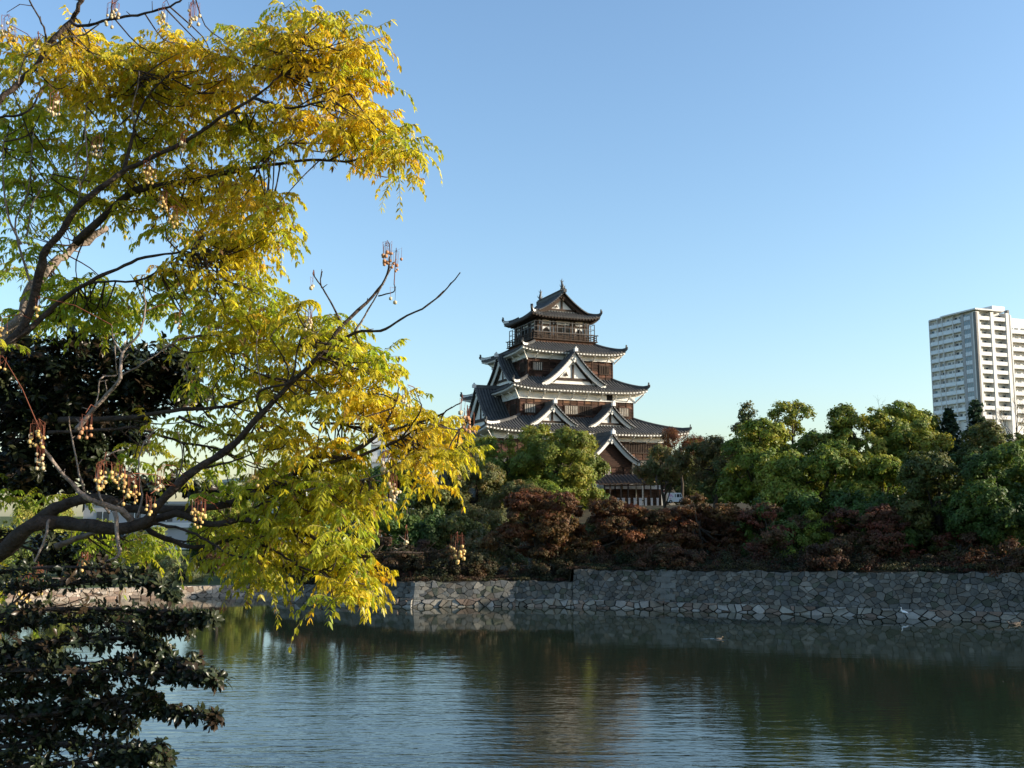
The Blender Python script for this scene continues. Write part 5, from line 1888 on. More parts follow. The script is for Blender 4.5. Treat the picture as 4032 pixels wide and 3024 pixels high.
# ================================================================== yellow-leaved tree in the foreground
BR = [  # outline of each limb in photo pixels, distance at its two ends, width in pixels at its two ends, bark
    ([(-260, 2330), (-120, 2240), (0, 2182), (120, 2070), (230, 2060), (337, 2071), (482, 2081), (578, 2052), (627, 1980), (771, 1849), (900, 1768), (1030, 1632), (1133, 1524), (1253, 1405), (1345, 1285), (1470, 1166), (1524, 1079), (1537, 1008)], 6.0, 5.5, 92, 7, 'd'),
    ([(1253, 1405), (1396, 1310), (1497, 1304), (1578, 1258), (1687, 1198), (1763, 1133), (1811, 1074)], 5.65, 5.3, 18, 5, 'd'),
    ([(1345, 1280), (1312, 1209), (1269, 1133), (1238, 1088), (1231, 1074)], 5.55, 5.4, 12, 4, 'd'),
    ([(1269, 1133), (1261, 1110), (1269, 1068)], 5.45, 5.4, 8, 4, 'd'),
    ([(1396, 1310), (1450, 1220), (1490, 1150), (1560, 1020)], 5.6, 5.5, 12, 4, 'g'),
    ([(1490, 1165), (1550, 1148), (1552, 1122)], 5.5, 5.4, 7, 4, 'd'),
    ([(60, 2120), (193, 2018), (299, 1975), (410, 1963), (530, 2008), (771, 2004), (900, 1985), (996, 1941), (1117, 1888), (1189, 1845), (1247, 1796), (1358, 1806), (1479, 1772), (1560, 1735), (1640, 1690)], 6.1, 5.6, 62, 8, 'd'),
    ([(1150, 1868), (1189, 1845), (1334, 1811), (1464, 1729), (1560, 1690), (1714, 1643), (1768, 1611), (1817, 1584)], 5.8, 5.4, 22, 5, 'd'),
    ([(1400, 1775), (1475, 1725), (1551, 1605), (1573, 1524)], 5.7, 5.5, 14, 5, 'd'),
    ([(1500, 1765), (1578, 1725), (1654, 1622), (1654, 1578)], 5.65, 5.4, 13, 5, 'd'),
    ([(1690, 1668), (1760, 1685), (1810, 1690), (1840, 1650)], 5.5, 5.4, 8, 4, 'g'),
    ([(560, 2075), (690, 2023), (820, 2062), (900, 2057), (948, 2045), (1020, 2057), (1117, 2078), (1189, 2095), (1262, 2129), (1358, 2172), (1454, 2192), (1541, 2175), (1671, 2177), (1768, 2158), (1802, 2135)], 5.9, 5.4, 38, 6, 'd'),
    ([(1541, 2175), (1599, 2148), (1604, 2100)], 5.5, 5.4, 9, 4, 'g'),
    ([(1671, 2177), (1715, 2134)], 5.45, 5.4, 7, 3, 'd'),
    ([(520, 2060), (569, 2081), (675, 2129), (771, 2156), (916, 2124), (1000, 2124), (1090, 2105)], 6.2, 6.0, 30, 12, 'd'),
    ([(560, 2070), (627, 2066), (752, 2095), (834, 2139), (916, 2187), (1000, 2197), (1040, 2190)], 5.8, 5.6, 15, 8, 'd'),
    ([(1000, 2130), (1069, 2163), (1141, 2206), (1189, 2235), (1238, 2247), (1290, 2240)], 5.7, 5.5, 14, 7, 'd'),
    ([(-300, 1640), (-140, 1500), (0, 1361), (81, 1247), (136, 1128), (217, 1036), (304, 970), (420, 905)], 6.6, 7.2, 92, 30, 'g'),
    ([(-120, 1470), (11, 1372), (108, 1253), (163, 1036), (174, 998), (244, 911), (304, 814), (423, 722), (483, 678), (597, 619), (749, 543), (900, 445), (998, 385), (1079, 320), (1133, 255), (1166, 136)], 6.1, 5.6, 52, 6, 'd'),
    ([(998, 385), (1117, 423), (1225, 412), (1377, 369)], 5.7, 5.5, 17, 6, 'd'),
    ([(300, 960), (526, 754), (651, 727), (814, 700), (900, 678), (1063, 651), (1225, 629), (1361, 635), (1497, 613)], 6.4, 5.8, 40, 7, 'd'),
    ([(-60, 440), (0, 401), (108, 293), (190, 179), (277, 81), (320, 0), (360, -90)], 5.6, 5.5, 30, 20, 'd'),
    ([(277, 84), (325, 103), (434, 76), (542, 60), (651, 33), (705, 5), (760, -40)], 5.5, 5.3, 17, 8, 'd'),
    ([(184, 179), (174, 108), (136, 38), (110, -10)], 5.5, 5.4, 11, 7, 'd'),
    ([(200, 185), (260, 150), (330, 135), (390, 95)], 5.5, 5.4, 11, 6, 'g'),
    ([(430, 72), (440, 30), (440, -20)], 5.5, 5.4, 9, 5, 'd'),
    ([(70, 330), (95, 230), (165, 135)], 5.5, 5.4, 10, 4, 'g'),
    ([(-60, 470), (0, 465), (110, 440), (165, 350)], 5.7, 5.6, 15, 8, 'd'),
    ([(483, 680), (521, 543), (532, 488), (580, 380), (678, 282)], 5.9, 5.7, 20, 6, 'd'),
    ([(532, 490), (520, 430), (545, 330), (548, 280)], 5.85, 5.8, 10, 5, 'g'),
    ([(310, 800), (315, 730), (300, 620), (340, 560)], 5.9, 5.8, 12, 5, 'g'),
    ([(315, 730), (345, 660), (335, 500), (340, 400)], 5.9, 5.8, 11, 5, 'g'),
    ([(40, 1330), (81, 1323), (217, 1204), (315, 1133), (461, 1057), (570, 1014), (722, 987), (800, 930)], 6.1, 5.8, 32, 7, 'd'),
    ([(300, 1135), (380, 1112), (532, 1106), (624, 1068), (722, 1003), (850, 1000)], 6.2, 6.0, 14, 6, 'd'),
    ([(140, 1170), (60, 900), (110, 760), (130, 520)], 6.2, 6.1, 13, 5, 'g'),
    ([(80, 960), (30, 840), (10, 650), (18, 540)], 6.1, 6.0, 12, 5, 'g'),
    ([(105, 930), (130, 800), (200, 700), (215, 665)], 6.1, 6.0, 9, 5, 'g'),
    ([(300, 1690), (347, 1638), (423, 1551), (472, 1486), (483, 1388), (543, 1318), (570, 1226), (564, 1117)], 5.7, 5.6, 26, 6, 'g'),
    ([(472, 1480), (540, 1445), (640, 1380), (700, 1335)], 5.7, 5.6, 10, 4, 'g'),
    ([(460, 1480), (395, 1490), (385, 1560), (375, 1605)], 5.7, 5.6, 9, 4, 'g'),
    ([(480, 1390), (445, 1330), (440, 1280)], 5.7, 5.6, 8, 4, 'g'),
    ([(462, 1475), (452, 1360)], 5.7, 5.65, 7, 4, 'g'),
    ([(233, 1654), (488, 1649), (678, 1616), (900, 1600), (1008, 1560), (1190, 1565)], 6.4, 6.0, 32, 8, 'd'),
    ([(190, 1703), (400, 1695), (515, 1684), (591, 1703), (720, 1740), (900, 1780)], 6.0, 6.1, 17, 10, 'd'),
    ([(700, 1640), (820, 1690), (960, 1720), (1008, 1675)], 6.1, 6.0, 15, 8, 'd'),
    ([(1240, 1665), (1323, 1670), (1415, 1681)], 5.9, 5.8, 10, 5, 'd'),
    ([(521, 2052), (473, 2009), (357, 1965), (299, 1922), (207, 1816), (169, 1753), (160, 1700)], 5.8, 5.5, 38, 8, 'g'),
    ([(338, 1946), (313, 1869), (284, 1724), (270, 1640)], 5.7, 5.6, 12, 5, 'g'),
    ([(453, 2015), (463, 2134), (468, 2187), (386, 2226), (309, 2283), (203, 2279), (149, 2317)], 5.7, 5.3, 22, 6, 'g'),
    ([(193, 2047), (178, 2119), (135, 2211), (72, 2250), (0, 2226)], 5.8, 5.6, 14, 6, 'g'),
    ([(430, 2020), (395, 1960), (380, 1870), (420, 1800), (470, 1770)], 5.7, 5.7, 12, 5, 'g'),
    ([(540, 2040), (560, 1950), (545, 1850), (560, 1760), (610, 1690)], 5.8, 5.8, 11, 5, 'g'),
    ([(217, 2148), (337, 2110), (434, 2086), (560, 2085)], 6.3, 6.1, 30, 16, 'g'),
    ([(627, 1975), (690, 1900), (720, 1800), (700, 1700)], 5.8, 5.7, 11, 4, 'g'),
    ([(771, 1849), (860, 1830), (960, 1800), (1090, 1740)], 5.8, 5.7, 14, 5, 'd'),
    ([(1030, 1632), (1020, 1540), (1140, 1500), (1170, 1380), (1200, 1290)], 5.7, 5.6, 18, 6, 'd'),
    ([(1140, 1500), (1010, 1470), (930, 1420), (905, 1390)], 5.7, 5.6, 11, 5, 'd'),
    ([(1133, 1524), (1130, 1440), (1065, 1330)], 5.65, 5.6, 10, 5, 'd'),
    ([(1250, 1405), (1240, 1330), (1230, 1290)], 5.6, 5.5, 8, 4, 'd'),
    ([(1030, 1530), (1010, 1400), (1015, 1300)], 5.6, 5.5, 8, 4, 'g'),
    ([(1117, 1888), (1180, 1930), (1300, 1910), (1420, 1890), (1500, 1895)], 5.7, 5.5, 14, 5, 'g'),
    ([(1420, 1890), (1500, 1870), (1560, 1850)], 5.5, 5.4, 7, 4, 'g'),
    ([(900, 2057), (1020, 1990), (1100, 1960)], 5.8, 5.7, 14, 6, 'd'),
    ([(1247, 1800), (1255, 1720), (1270, 1620)], 5.6, 5.6, 7, 4, 'd'),
    ([(900, 445), (1040, 440), (1100, 400)], 5.8, 5.7, 11, 5, 'd'),
    ([(1000, 660), (1080, 590), (1140, 560)], 6.0, 5.9, 8, 4, 'd'),
]


def smooth_path(P, m=3):
    """Catmull-Rom through the points"""
    out = []
    n = len(P)
    for i in range(n - 1):
        p0, p1, p2, p3 = P[max(i - 1, 0)], P[i], P[i + 1], P[min(i + 2, n - 1)]
        for k in range(m):
            t = k / m
            out.append(.5 * ((2 * p1) + (p2 - p0) * t + (2 * p0 - 5 * p1 + 4 * p2 - p3) * t * t + (3 * p1 - p0 - 3 * p2 + p3) * t ** 3))
    out.append(P[-1])
    return out


ytree = empty('chinaberry_tree', (-4.9, 6.3, 2.3))
tag(ytree, 'large yellow-leaved tree with berry clusters reaching in from the left', 'tree')
YB = Vector((-4.9, 6.3, 2.3))
rngf = np.random.default_rng(21)
NODES = []          # points along limbs where twigs may start


def limb(pix, y0, y1, w0, w1, bark, parent, bare=0):
    n = len(pix)
    P = [at(px, py, y0 + (y1 - y0) * i / (n - 1) + (rngf.normal() * .03 if 0 < i < n - 1 else 0)) for i, (px, py) in enumerate(pix)]
    S = smooth_path(P, 4)
    m = len(S)
    jit = .5 * w1 * y1 / 4000
    rad = []
    pts = []
    for i, p in enumerate(S):
        t = i / (m - 1)
        Y = y0 + (y1 - y0) * t
        r = .43 * (w0 + (w1 - w0) * t ** .7) * Y / 4000
        rad.append(r * rngf.uniform(.9, 1.14))
        pts.append(p + Vector(rngf.normal(size=3)) * (jit * .35 + r * .06) - YB)
        NODES.append((p.x, p.y, p.z, t, bare and t > bare - 1e-6))
    mb = MB()
    mb.tube(pts, rad, 8)
    # spur stubs
    for i in range(2, m - 1, 3):
        if rngf.random() < .45:
            d = Vector(rngf.normal(size=3)); d.z = abs(d.z)
            d.normalize()
            L = rngf.uniform(.02, .07)
            mb.tube([pts[i], pts[i] + d * (rad[i] + L)], [max(rad[i] * .35, .003), .002], 4)
    mb.build('branch', M['bark_grey'] if bark == 'g' else M['bark_dark'], parent, smooth=True)


for i_, b in enumerate(BR):
    limb(*b, ytree, bare=(.78 if i_ == 0 else .001 if 1 <= i_ <= 5 else 0))
# trunk on the near bank, outside the left edge
mb = MB()
r0 = at(-260, 2330, 6.0) - YB
r1 = at(-300, 1640, 6.6) - YB
mb.tube([(-.25, 0, -.6), (-.1, 0, .0), (.02, -.05, .8), (.3, -.15, 1.4), r0 + Vector((.12, 0, .05))], [.30, .24, .20, .15, .08], 10)
mb.tube([(.02, -.05, .8), (.25, .15, 1.6), r1 * .6 + Vector((.25, .15, 1.6)) * .4, r1 + Vector((.1, 0, .1))], [.19, .16, .13, .08], 10)
mb.tube([(.25, .15, 1.6), tuple(at(-120, 1470, 6.1) - YB)], [.12, .06], 8)
mb.tube([(.25, .15, 1.6), tuple(at(-60, 455, 5.7) - YB)], [.10, .035], 8)
mb.build('trunk', M['bark_grey'], ytree, smooth=True)

# ---- foliage: (cx, cy, rx, ry, clusters, greenness, distance) in photo pixels
YL = [
    (60, 210, 90, 55, 4, .25, 5.6), (110, 270, 90, 50, 5, .2, 5.7), (60, 330, 80, 60, 4, .35, 5.8),
    (320, 190, 80, 60, 6, .1, 5.7), (300, 270, 110, 70, 9, .1, 5.6), (400, 300, 90, 60, 6, .15, 5.8), (260, 370, 110, 70, 8, .15, 5.9),
    (480, 270, 90, 50, 6, .4, 5.9), (560, 250, 100, 60, 7, .3, 5.9), (680, 240, 110, 60, 9, .15, 5.8), (760, 250, 80, 60, 6, .15, 5.7),
    (560, 350, 130, 80, 12, .25, 6.0), (720, 350, 130, 90, 13, .15, 5.9), (860, 260, 90, 70, 8, .1, 5.7), (900, 340, 110, 90, 12, .08, 5.7),
    (970, 190, 110, 45, 7, .35, 5.7), (1050, 230, 90, 70, 8, .08, 5.6), (1160, 100, 60, 50, 4, .4, 5.6), (1180, 170, 90, 60, 8, .1, 5.6),
    (1210, 240, 90, 90, 12, .02, 5.5), (1160, 310, 110, 80, 10, .05, 5.6), (1080, 350, 110, 70, 8, .1, 5.8), (1280, 110, 60, 40, 5, .45, 5.6),
    (1390, 165, 80, 45, 7, .4, 5.6), (1420, 210, 70, 60, 6, .1, 5.5), (1370, 270, 80, 60, 7, .1, 5.5), (1450, 215, 50, 50, 3, .3, 5.5),
    (1370, 310, 100, 40, 7, .5, 5.6), (1450, 320, 50, 30, 3, .6, 5.5), (1540, 370, 50, 35, 2, .8, 5.5),
    (1420, 400, 95, 70, 11, .05, 5.5), (1430, 460, 80, 60, 8, .02, 5.5), (1440, 510, 60, 50, 5, .08, 5.5), (1330, 410, 60, 50, 4, .2, 5.6),
    (1250, 330, 60, 50, 5, .1, 5.7), (1130, 450, 70, 50, 4, .25, 5.7), (1230, 455, 60, 50, 4, .2, 5.6), (1210, 540, 70, 60, 6, .2, 5.6),
    (1160, 560, 40, 50, 3, .3, 5.7), (1320, 540, 70, 50, 5, .3, 5.6), (1400, 590, 90, 50, 7, .25, 5.5), (1490, 560, 70, 50, 5, .3, 5.5),
    (1560, 550, 90, 40, 6, .4, 5.4), (1650, 600, 60, 35, 4, .5, 5.4), (1530, 620, 60, 60, 5, .1, 5.4), (1590, 660, 50, 60, 4, .05, 5.4),
    (1500, 680, 30, 50, 2, .3, 5.4), (1640, 640, 40, 40, 2, .2, 5.4), (1600, 720, 25, 40, 1, .3, 5.4), (1430, 640, 60, 35, 3, .4, 5.6),
    (950, 420, 90, 70, 8, .2, 5.9), (820, 430, 120, 80, 12, .3, 6.0), (680, 450, 130, 80, 12, .25, 6.0), (540, 460, 110, 90, 9, .4, 6.1),
    (380, 430, 110, 90, 10, .3, 6.0), (230, 480, 110, 70, 8, .5, 6.1), (110, 500, 110, 70, 7, .7, 6.2), (60, 600, 90, 80, 7, .8, 6.3),
    (960, 520, 90, 60, 8, .6, 5.9), (1020, 560, 60, 60, 6, .65, 5.8), (1050, 640, 60, 50, 4, .6, 5.8), (870, 570, 110, 70, 8, .5, 6.0),
    (740, 600, 120, 80, 10, .35, 6.1), (620, 560, 110, 80, 10, .4, 6.1), (450, 600, 130, 90, 12, .5, 6.2), (300, 600, 110, 90, 9, .6, 6.2),
    (180, 640, 110, 90, 9, .8, 6.3), (70, 740, 100, 90, 9, .9, 6.4), (220, 780, 110, 80, 9, .8, 6.4), (380, 720, 110, 80, 10, .5, 6.3),
    (540, 690, 110, 80, 9, .4, 6.2), (680, 740, 120, 70, 9, .3, 6.1), (820, 720, 110, 80, 10, .25, 6.0), (930, 700, 90, 60, 7, .35, 5.9),
    (990, 760, 60, 50, 4, .4, 5.9), (960, 800, 80, 60, 6, .3, 5.9), (860, 830, 110, 70, 10, .25, 5.9), (720, 840, 130, 70, 10, .3, 6.1),
    (560, 820, 110, 70, 7, .5, 6.3), (420, 860, 110, 60, 7, .55, 6.4), (240, 870, 90, 60, 5, .8, 6.6), (70, 880, 90, 70, 6, .9, 6.6),
    (1060, 810, 60, 35, 4, .5, 5.8), (1090, 850, 50, 35, 3, .55, 5.7), (1020, 890, 90, 60, 8, .15, 5.8), (1100, 910, 60, 60, 5, .4, 5.7),
    (1130, 970, 50, 50, 3, .45, 5.7), (1060, 990, 60, 60, 4, .3, 5.8), (950, 930, 100, 60, 10, .15, 5.8), (830, 940, 100, 60, 8, .3, 6.0),
    (940, 1010, 100, 60, 9, .12, 5.8), (830, 1040, 100, 60, 7, .35, 5.9), (900, 1090, 90, 60, 6, .2, 5.8), (1000, 1070, 40, 50, 2, .5, 5.8),
    (700, 950, 90, 50, 5, .4, 6.1), (120, 1000, 100, 70, 6, .85, 6.7), (60, 1100, 80, 60, 4, .85, 6.8), (280, 1180, 110, 60, 8, .75, 6.6),
    (400, 1190, 100, 60, 8, .7, 6.5), (320, 1260, 110, 60, 9, .7, 6.6), (460, 1260, 90, 70, 8, .65, 6.5), (200, 1300, 80, 60, 5, .7, 6.8),
    (420, 1330, 110, 50, 7, .7, 6.6), (640, 1150, 90, 50, 5, .6, 6.2), (700, 1210, 90, 60, 6, .65, 6.2), (620, 1280, 80, 60, 4, .7, 6.3),
    (760, 1110, 70, 50, 4, .3, 6.0), (850, 1180, 70, 60, 5, .55, 6.0), (800, 1280, 90, 60, 7, .6, 6.0), (900, 1240, 80, 60, 6, .5, 5.9),
    (990, 1170, 80, 50, 6, .45, 5.8), (1060, 1190, 60, 50, 4, .5, 5.8), (980, 1250, 90, 60, 9, .35, 5.8), (1070, 1270, 60, 50, 4, .5, 5.8),
    (1180, 1260, 70, 50, 6, .25, 5.7), (1130, 1320, 70, 60, 6, .4, 5.7), (1020, 1330, 100, 60, 10, .35, 5.8), (910, 1330, 90, 60, 7, .45, 5.9),
    (1240, 1310, 60, 40, 4, .4, 5.6), (1310, 1280, 50, 30, 3, .5, 5.6), (1340, 1350, 60, 50, 5, .35, 5.6), (1250, 1370, 70, 50, 6, .3, 5.6),
    (1160, 1410, 70, 50, 6, .35, 5.7), (1060, 1420, 100, 60, 10, .4, 5.8), (950, 1420, 90, 60, 8, .4, 5.9), (860, 1400, 80, 60, 5, .55, 6.0),
    (1400, 1380, 60, 40, 5, .55, 5.5), (1450, 1430, 40, 30, 3, .6, 5.5), (1370, 1440, 80, 50, 8, .35, 5.6), (1290, 1460, 80, 50, 7, .25, 5.6),
    (1440, 1460, 40, 25, 2, .6, 5.5), (1540, 1455, 40, 20, 2, .55, 5.5), (1550, 1500, 50, 30, 3, .5, 5.5), (1490, 1530, 70, 50, 6, .15, 5.5),
    (1400, 1520, 70, 50, 7, .2, 5.6), (1290, 1550, 80, 60, 7, .2, 5.6), (1190, 1520, 70, 60, 6, .3, 5.7), (1080, 1520, 90, 60, 8, .35, 5.8),
    (970, 1510, 90, 60, 7, .35, 5.9), (880, 1500, 80, 60, 5, .5, 6.0), (1330, 1610, 60, 50, 4, .2, 5.6), (1450, 1600, 60, 60, 7, .06, 5.5),
    (1530, 1590, 50, 50, 4, .2, 5.5), (1120, 1620, 90, 50, 6, .25, 5.7), (1230, 1620, 60, 50, 4, .35, 5.7), (960, 1610, 80, 60, 5, .4, 5.9),
    (1480, 1680, 60, 50, 6, .05, 5.5), (1580, 1640, 50, 40, 4, .15, 5.5), (1660, 1640, 50, 30, 3, .25, 5.5), (1620, 1700, 60, 50, 5, .08, 5.5),
    (1700, 1660, 40, 30, 2, .3, 5.4), (1740, 1720, 60, 40, 6, .12, 5.4), (1790, 1755, 45, 35, 4, .08, 5.4), (1680, 1760, 70, 50, 8, .06, 5.4),
    (1720, 1820, 60, 50, 6, .06, 5.4), (1790, 1830, 40, 35, 3, .25, 5.4), (1650, 1840, 50, 40, 4, .2, 5.4), (1740, 1890, 35, 45, 3, .1, 5.4),
    (1755, 1940, 20, 30, 1, .05, 5.4), (1630, 1900, 25, 35, 2, .25, 5.4), (1560, 1740, 40, 40, 3, .1, 5.5), (1820, 1850, 25, 25, 1, .4, 5.4),
    (1060, 1710, 80, 50, 6, .3, 5.7), (1160, 1740, 70, 60, 6, .15, 5.6), (1250, 1700, 50, 60, 4, .35, 5.6), (1120, 1810, 80, 40, 5, .25, 5.7),
    (1310, 1830, 60, 40, 5, .2, 5.6), (1350, 1790, 50, 30, 3, .25, 5.6), (1240, 1860, 80, 40, 7, .4, 5.6), (1350, 1880, 70, 40, 7, .35, 5.6),
    (950, 1850, 60, 50, 3, .6, 6.0), (1010, 1780, 50, 40, 3, .5, 5.9), (1120, 1930, 80, 50, 7, .6, 5.7), (1230, 1940, 80, 50, 9, .4, 5.6),
    (1340, 1960, 80, 50, 10, .35, 5.5), (1430, 1960, 70, 50, 8, .3, 5.5), (1490, 2010, 45, 45, 5, .35, 5.5), (1440, 2050, 50, 50, 5, .3, 5.5),
    (1350, 2040, 70, 50, 6, .5, 5.5), (1260, 2030, 80, 50, 7, .4, 5.6), (1160, 2020, 80, 50, 8, .55, 5.6), (1460, 2120, 25, 40, 2, .1, 5.5),
    (1290, 2090, 50, 50, 4, .35, 5.5), (1220, 2110, 60, 50, 5, .4, 5.6), (1130, 2110, 80, 50, 8, .5, 5.6), (1040, 2090, 70, 50, 6, .6, 5.7),
    (1200, 2190, 35, 50, 3, .25, 5.5), (1060, 2180, 70, 50, 7, .4, 5.6), (960, 2160, 70, 50, 6, .45, 5.7), (890, 2190, 50, 50, 4, .3, 5.7),
    (1000, 2240, 60, 50, 5, .3, 5.6), (1050, 2270, 50, 50, 5, .35, 5.6), (930, 2250, 50, 50, 3, .5, 5.7), (1010, 2330, 25, 45, 2, .3, 5.6), (1040, 2340, 20, 40, 1, .3, 5.6),
    (990, 1980, 80, 50, 6, .7, 5.8), (900, 2010, 60, 40, 4, .7, 5.9), (820, 2110, 60, 40, 4, .75, 5.9),
    (1350, 2130, 30, 25, 2, .5, 5.4), (1350, 2170, 50, 30, 4, .4, 5.4), (1290, 2240, 60, 35, 5, .55, 5.4), (1380, 2230, 70, 45, 8, .3, 5.4),
    (1420, 2200, 35, 25, 2, .35, 5.4), (1330, 2290, 60, 40, 5, .4, 5.4), (1420, 2290, 60, 40, 7, .2, 5.4), (1470, 2330, 30, 25, 3, .25, 5.4),
    (1360, 2360, 40, 35, 4, .3, 5.4), (1440, 2370, 25, 30, 2, .2, 5.4), (1350, 2410, 30, 25, 2, .4, 5.4), (1410, 2400, 25, 25, 1, .25, 5.4),
    (760, 1360, 80, 60, 5, .6, 6.1), (840, 1590, 60, 50, 3, .6, 6.1), (690, 1760, 60, 40, 2, .6, 6.1), (620, 1760, 60, 40, 2, .3, 6.0), (820, 1700, 60, 50, 3, .55, 6.0), (900, 1720, 60, 50, 3, .5, 5.9),
    (780, 1880, 60, 50, 4, .6, 6.2), (860, 1900, 60, 50, 3, .65, 6.2), (560, 1800, 50, 50, 2, .6, 6.2), (520, 1860, 60, 40, 3, .7, 6.3),
    (560, 2170, 80, 60, 5, .7, 6.6), (640, 2180, 60, 50, 4, .7, 6.6), (500, 2240, 90, 50, 5, .75, 6.7), (380, 2160, 80, 40, 4, .75, 6.7), (250, 1980, 70, 40, 3, .75, 6.7), (60, 2010, 70, 50, 4, .75, 6.8), (20, 1960, 60, 50, 3, .8, 6.8), (90, 1280, 70, 60, 4, .75, 6.7), (30, 1430, 40, 40, 2, .5, 5.6), (40, 2360, 30, 40, 2, .7, 5.2), (20, 2450, 25, 50, 1, .75, 5.2), (40, 2320, 30, 30, 1, .3, 5.2),
]

NOD = np.array(NODES)


def fronds():
    Cn, G, Yd = [], [], []
    for cx, cy, rx, ry, n, g, Y in YL:
        for _ in range(max(1, int(n * (.74 if cx < 650 and cy < 1350 else .55 if cy < 1200 else .50) + rngf.random()))):
            r, a = rngf.random() ** .5, rngf.uniform(0, 2 * math.pi)
            p = at(cx - 12 - 22 * max(0, cx - 1000) / 800 + rx * .75 * r * math.cos(a), cy + ry * .7 * r * math.sin(a) - 40, Y + rngf.uniform(-.12, .75))
            Cn.append(p); G.append(min(1, max(0, g * .95 + .09 + (.16 if cy > 1150 else 0) + rngf.normal() * .14)))
    P, NNv, TT, SZ, CCv = [], [], [], [], []
    rach = MB()
    twig = MB()
    for c, g in zip(Cn, G):
        c0 = np.array(c)
        # twig from the nearest stretch of limb
        d2 = ((NOD[:, :3] - c0) ** 2).sum(1) + .05 * (NOD[:, 3] < .12) + 1.2 * np.maximum(0, c0[2] - NOD[:, 2] - .08) + 9 * (NOD[:, 4] > 0)
        near = NOD[rngf.choice(np.argsort(d2)[:7]), :3]
        L = np.linalg.norm(c0 - near)
        if .03 < L < .55:
            mid = (near + c0) / 2 + np.array([0, 0, -.10 * L]) + rngf.normal(size=3) * .03
            S = smooth_path([Vector(near - np.array(YB)), Vector(mid - np.array(YB)), Vector(c0 - np.array(YB))], 3)
            twig.tube(S, [.0055 - .003 * k / (len(S) - 1) for k in range(len(S))], 4)
        nf = rngf.integers(5, 9)
        a0 = rngf.uniform(0, 6.28)
        for k in range(nf):
            az = a0 + 6.283 * k / nf + rngf.uniform(-.4, .4)
            e0 = rngf.uniform(-.1, .75)
            L = rngf.uniform(.17, .31)
            droop = rngf.uniform(.2, .75)
            h = np.array([math.cos(az), math.sin(az), 0])
            gg = min(1, max(0, g + rngf.normal() * .14))
            npair = rngf.integers(7, 11)
            pts = []
            ss = np.linspace(0, 1, npair + 1)
            for s in ss:
                pts.append(c0 + h * L * (s * math.cos(e0) * (1 - .25 * s * s)) + np.array([0, 0, L * (math.sin(e0) * s - droop * s * s)]))
            rp = [Vector(p - np.array(YB)) for p in pts]
            rach.tube(rp[::2] + ([rp[-1]] if npair % 2 else []), .0013, 3, cap=False)
            side = np.cross(h, [0, 0, 1.0])
            base = np.array([.76, .56, .040]) * (1 - gg) + np.array([.30, .40, .035]) * gg
            if gg < .3 and rngf.random() < .25:
                base = np.array([.76, .49, .04])
            base = base * rngf.uniform(.75, 1.15)
            for i in range(1, npair + 1):
                tan = pts[i] - pts[i - 1]
                tan = tan / np.linalg.norm(tan)
                sides = (-1, 1) if i < npair else (-1, 1, 0)
                for sd in sides:
                    d = side * sd * .66 + tan * (.35 if sd else 1.0) + np.array([0, 0, -.38 - .40 * rngf.random()]) + rngf.normal(size=3) * .16
                    d /= np.linalg.norm(d)
                    l = rngf.uniform(.028, .050) * (1.0 if i > 1 else .85)
                    nrm = np.cross(d, np.cross([0, 0, 1.0], d) + side * .3 * sd + rngf.normal(size=3) * .4)
                    ln = np.linalg.norm(nrm)
                    nrm = nrm / ln if ln > 1e-6 else np.array([0, 0, 1.0])
                    P.append(pts[i]); TT.append(d); NNv.append(nrm); SZ.append(l); CCv.append(base * rngf.uniform(.8, 1.2) if rngf.random() > .03 else np.array([.26, .15, .06]) * rngf.uniform(.6, 1.3))
    P, TT, NNv, SZ, CCv = map(np.array, (P, TT, NNv, SZ, CCv))
    W = np.cross(NNv, TT)
    n = len(P)
    sz = SZ[:, None]
    w = sz * .20
    # leaflet: base, two shoulders, tip, bent along the midrib and curling down
    V = np.empty((n, 6, 3), dtype=np.float32)
    dn = np.array([0, 0, -1.0])
    V[:, 0] = P
    V[:, 1] = P + TT * sz * .38 + W * w + NNv * sz * .05
    V[:, 2] = P + TT * sz * .75 + W * w * .62 + dn * sz * .05
    V[:, 3] = P + TT * sz + dn * sz * .14
    V[:, 4] = P + TT * sz * .75 - W * w * .62 + dn * sz * .05
    V[:, 5] = P + TT * sz * .38 - W * w + NNv * sz * .05
    V = V.reshape(-1, 3) - np.array(YB, dtype=np.float32)
    i0 = np.arange(n)[:, None] * 6
    Q = np.concatenate([i0 + np.array([[0, 1, 2, 3]]), i0 + np.array([[0, 3, 4, 5]])])
    C = np.repeat(np.clip(CCv, .01, .9), 6, axis=0)
    o = link('crown', np_mesh('crown', V, Q, C), M['pinnate'], ytree)
    rach.build('leaf_stalks', M['rachis'], o)
    twig.build('twigs', M['bark_dark'], o)
    return n


M['rachis'] = surf('leaf_stalk', (.16, .15, .03), (.26, .20, .05), rough=.6)
print('leaflets', fronds())

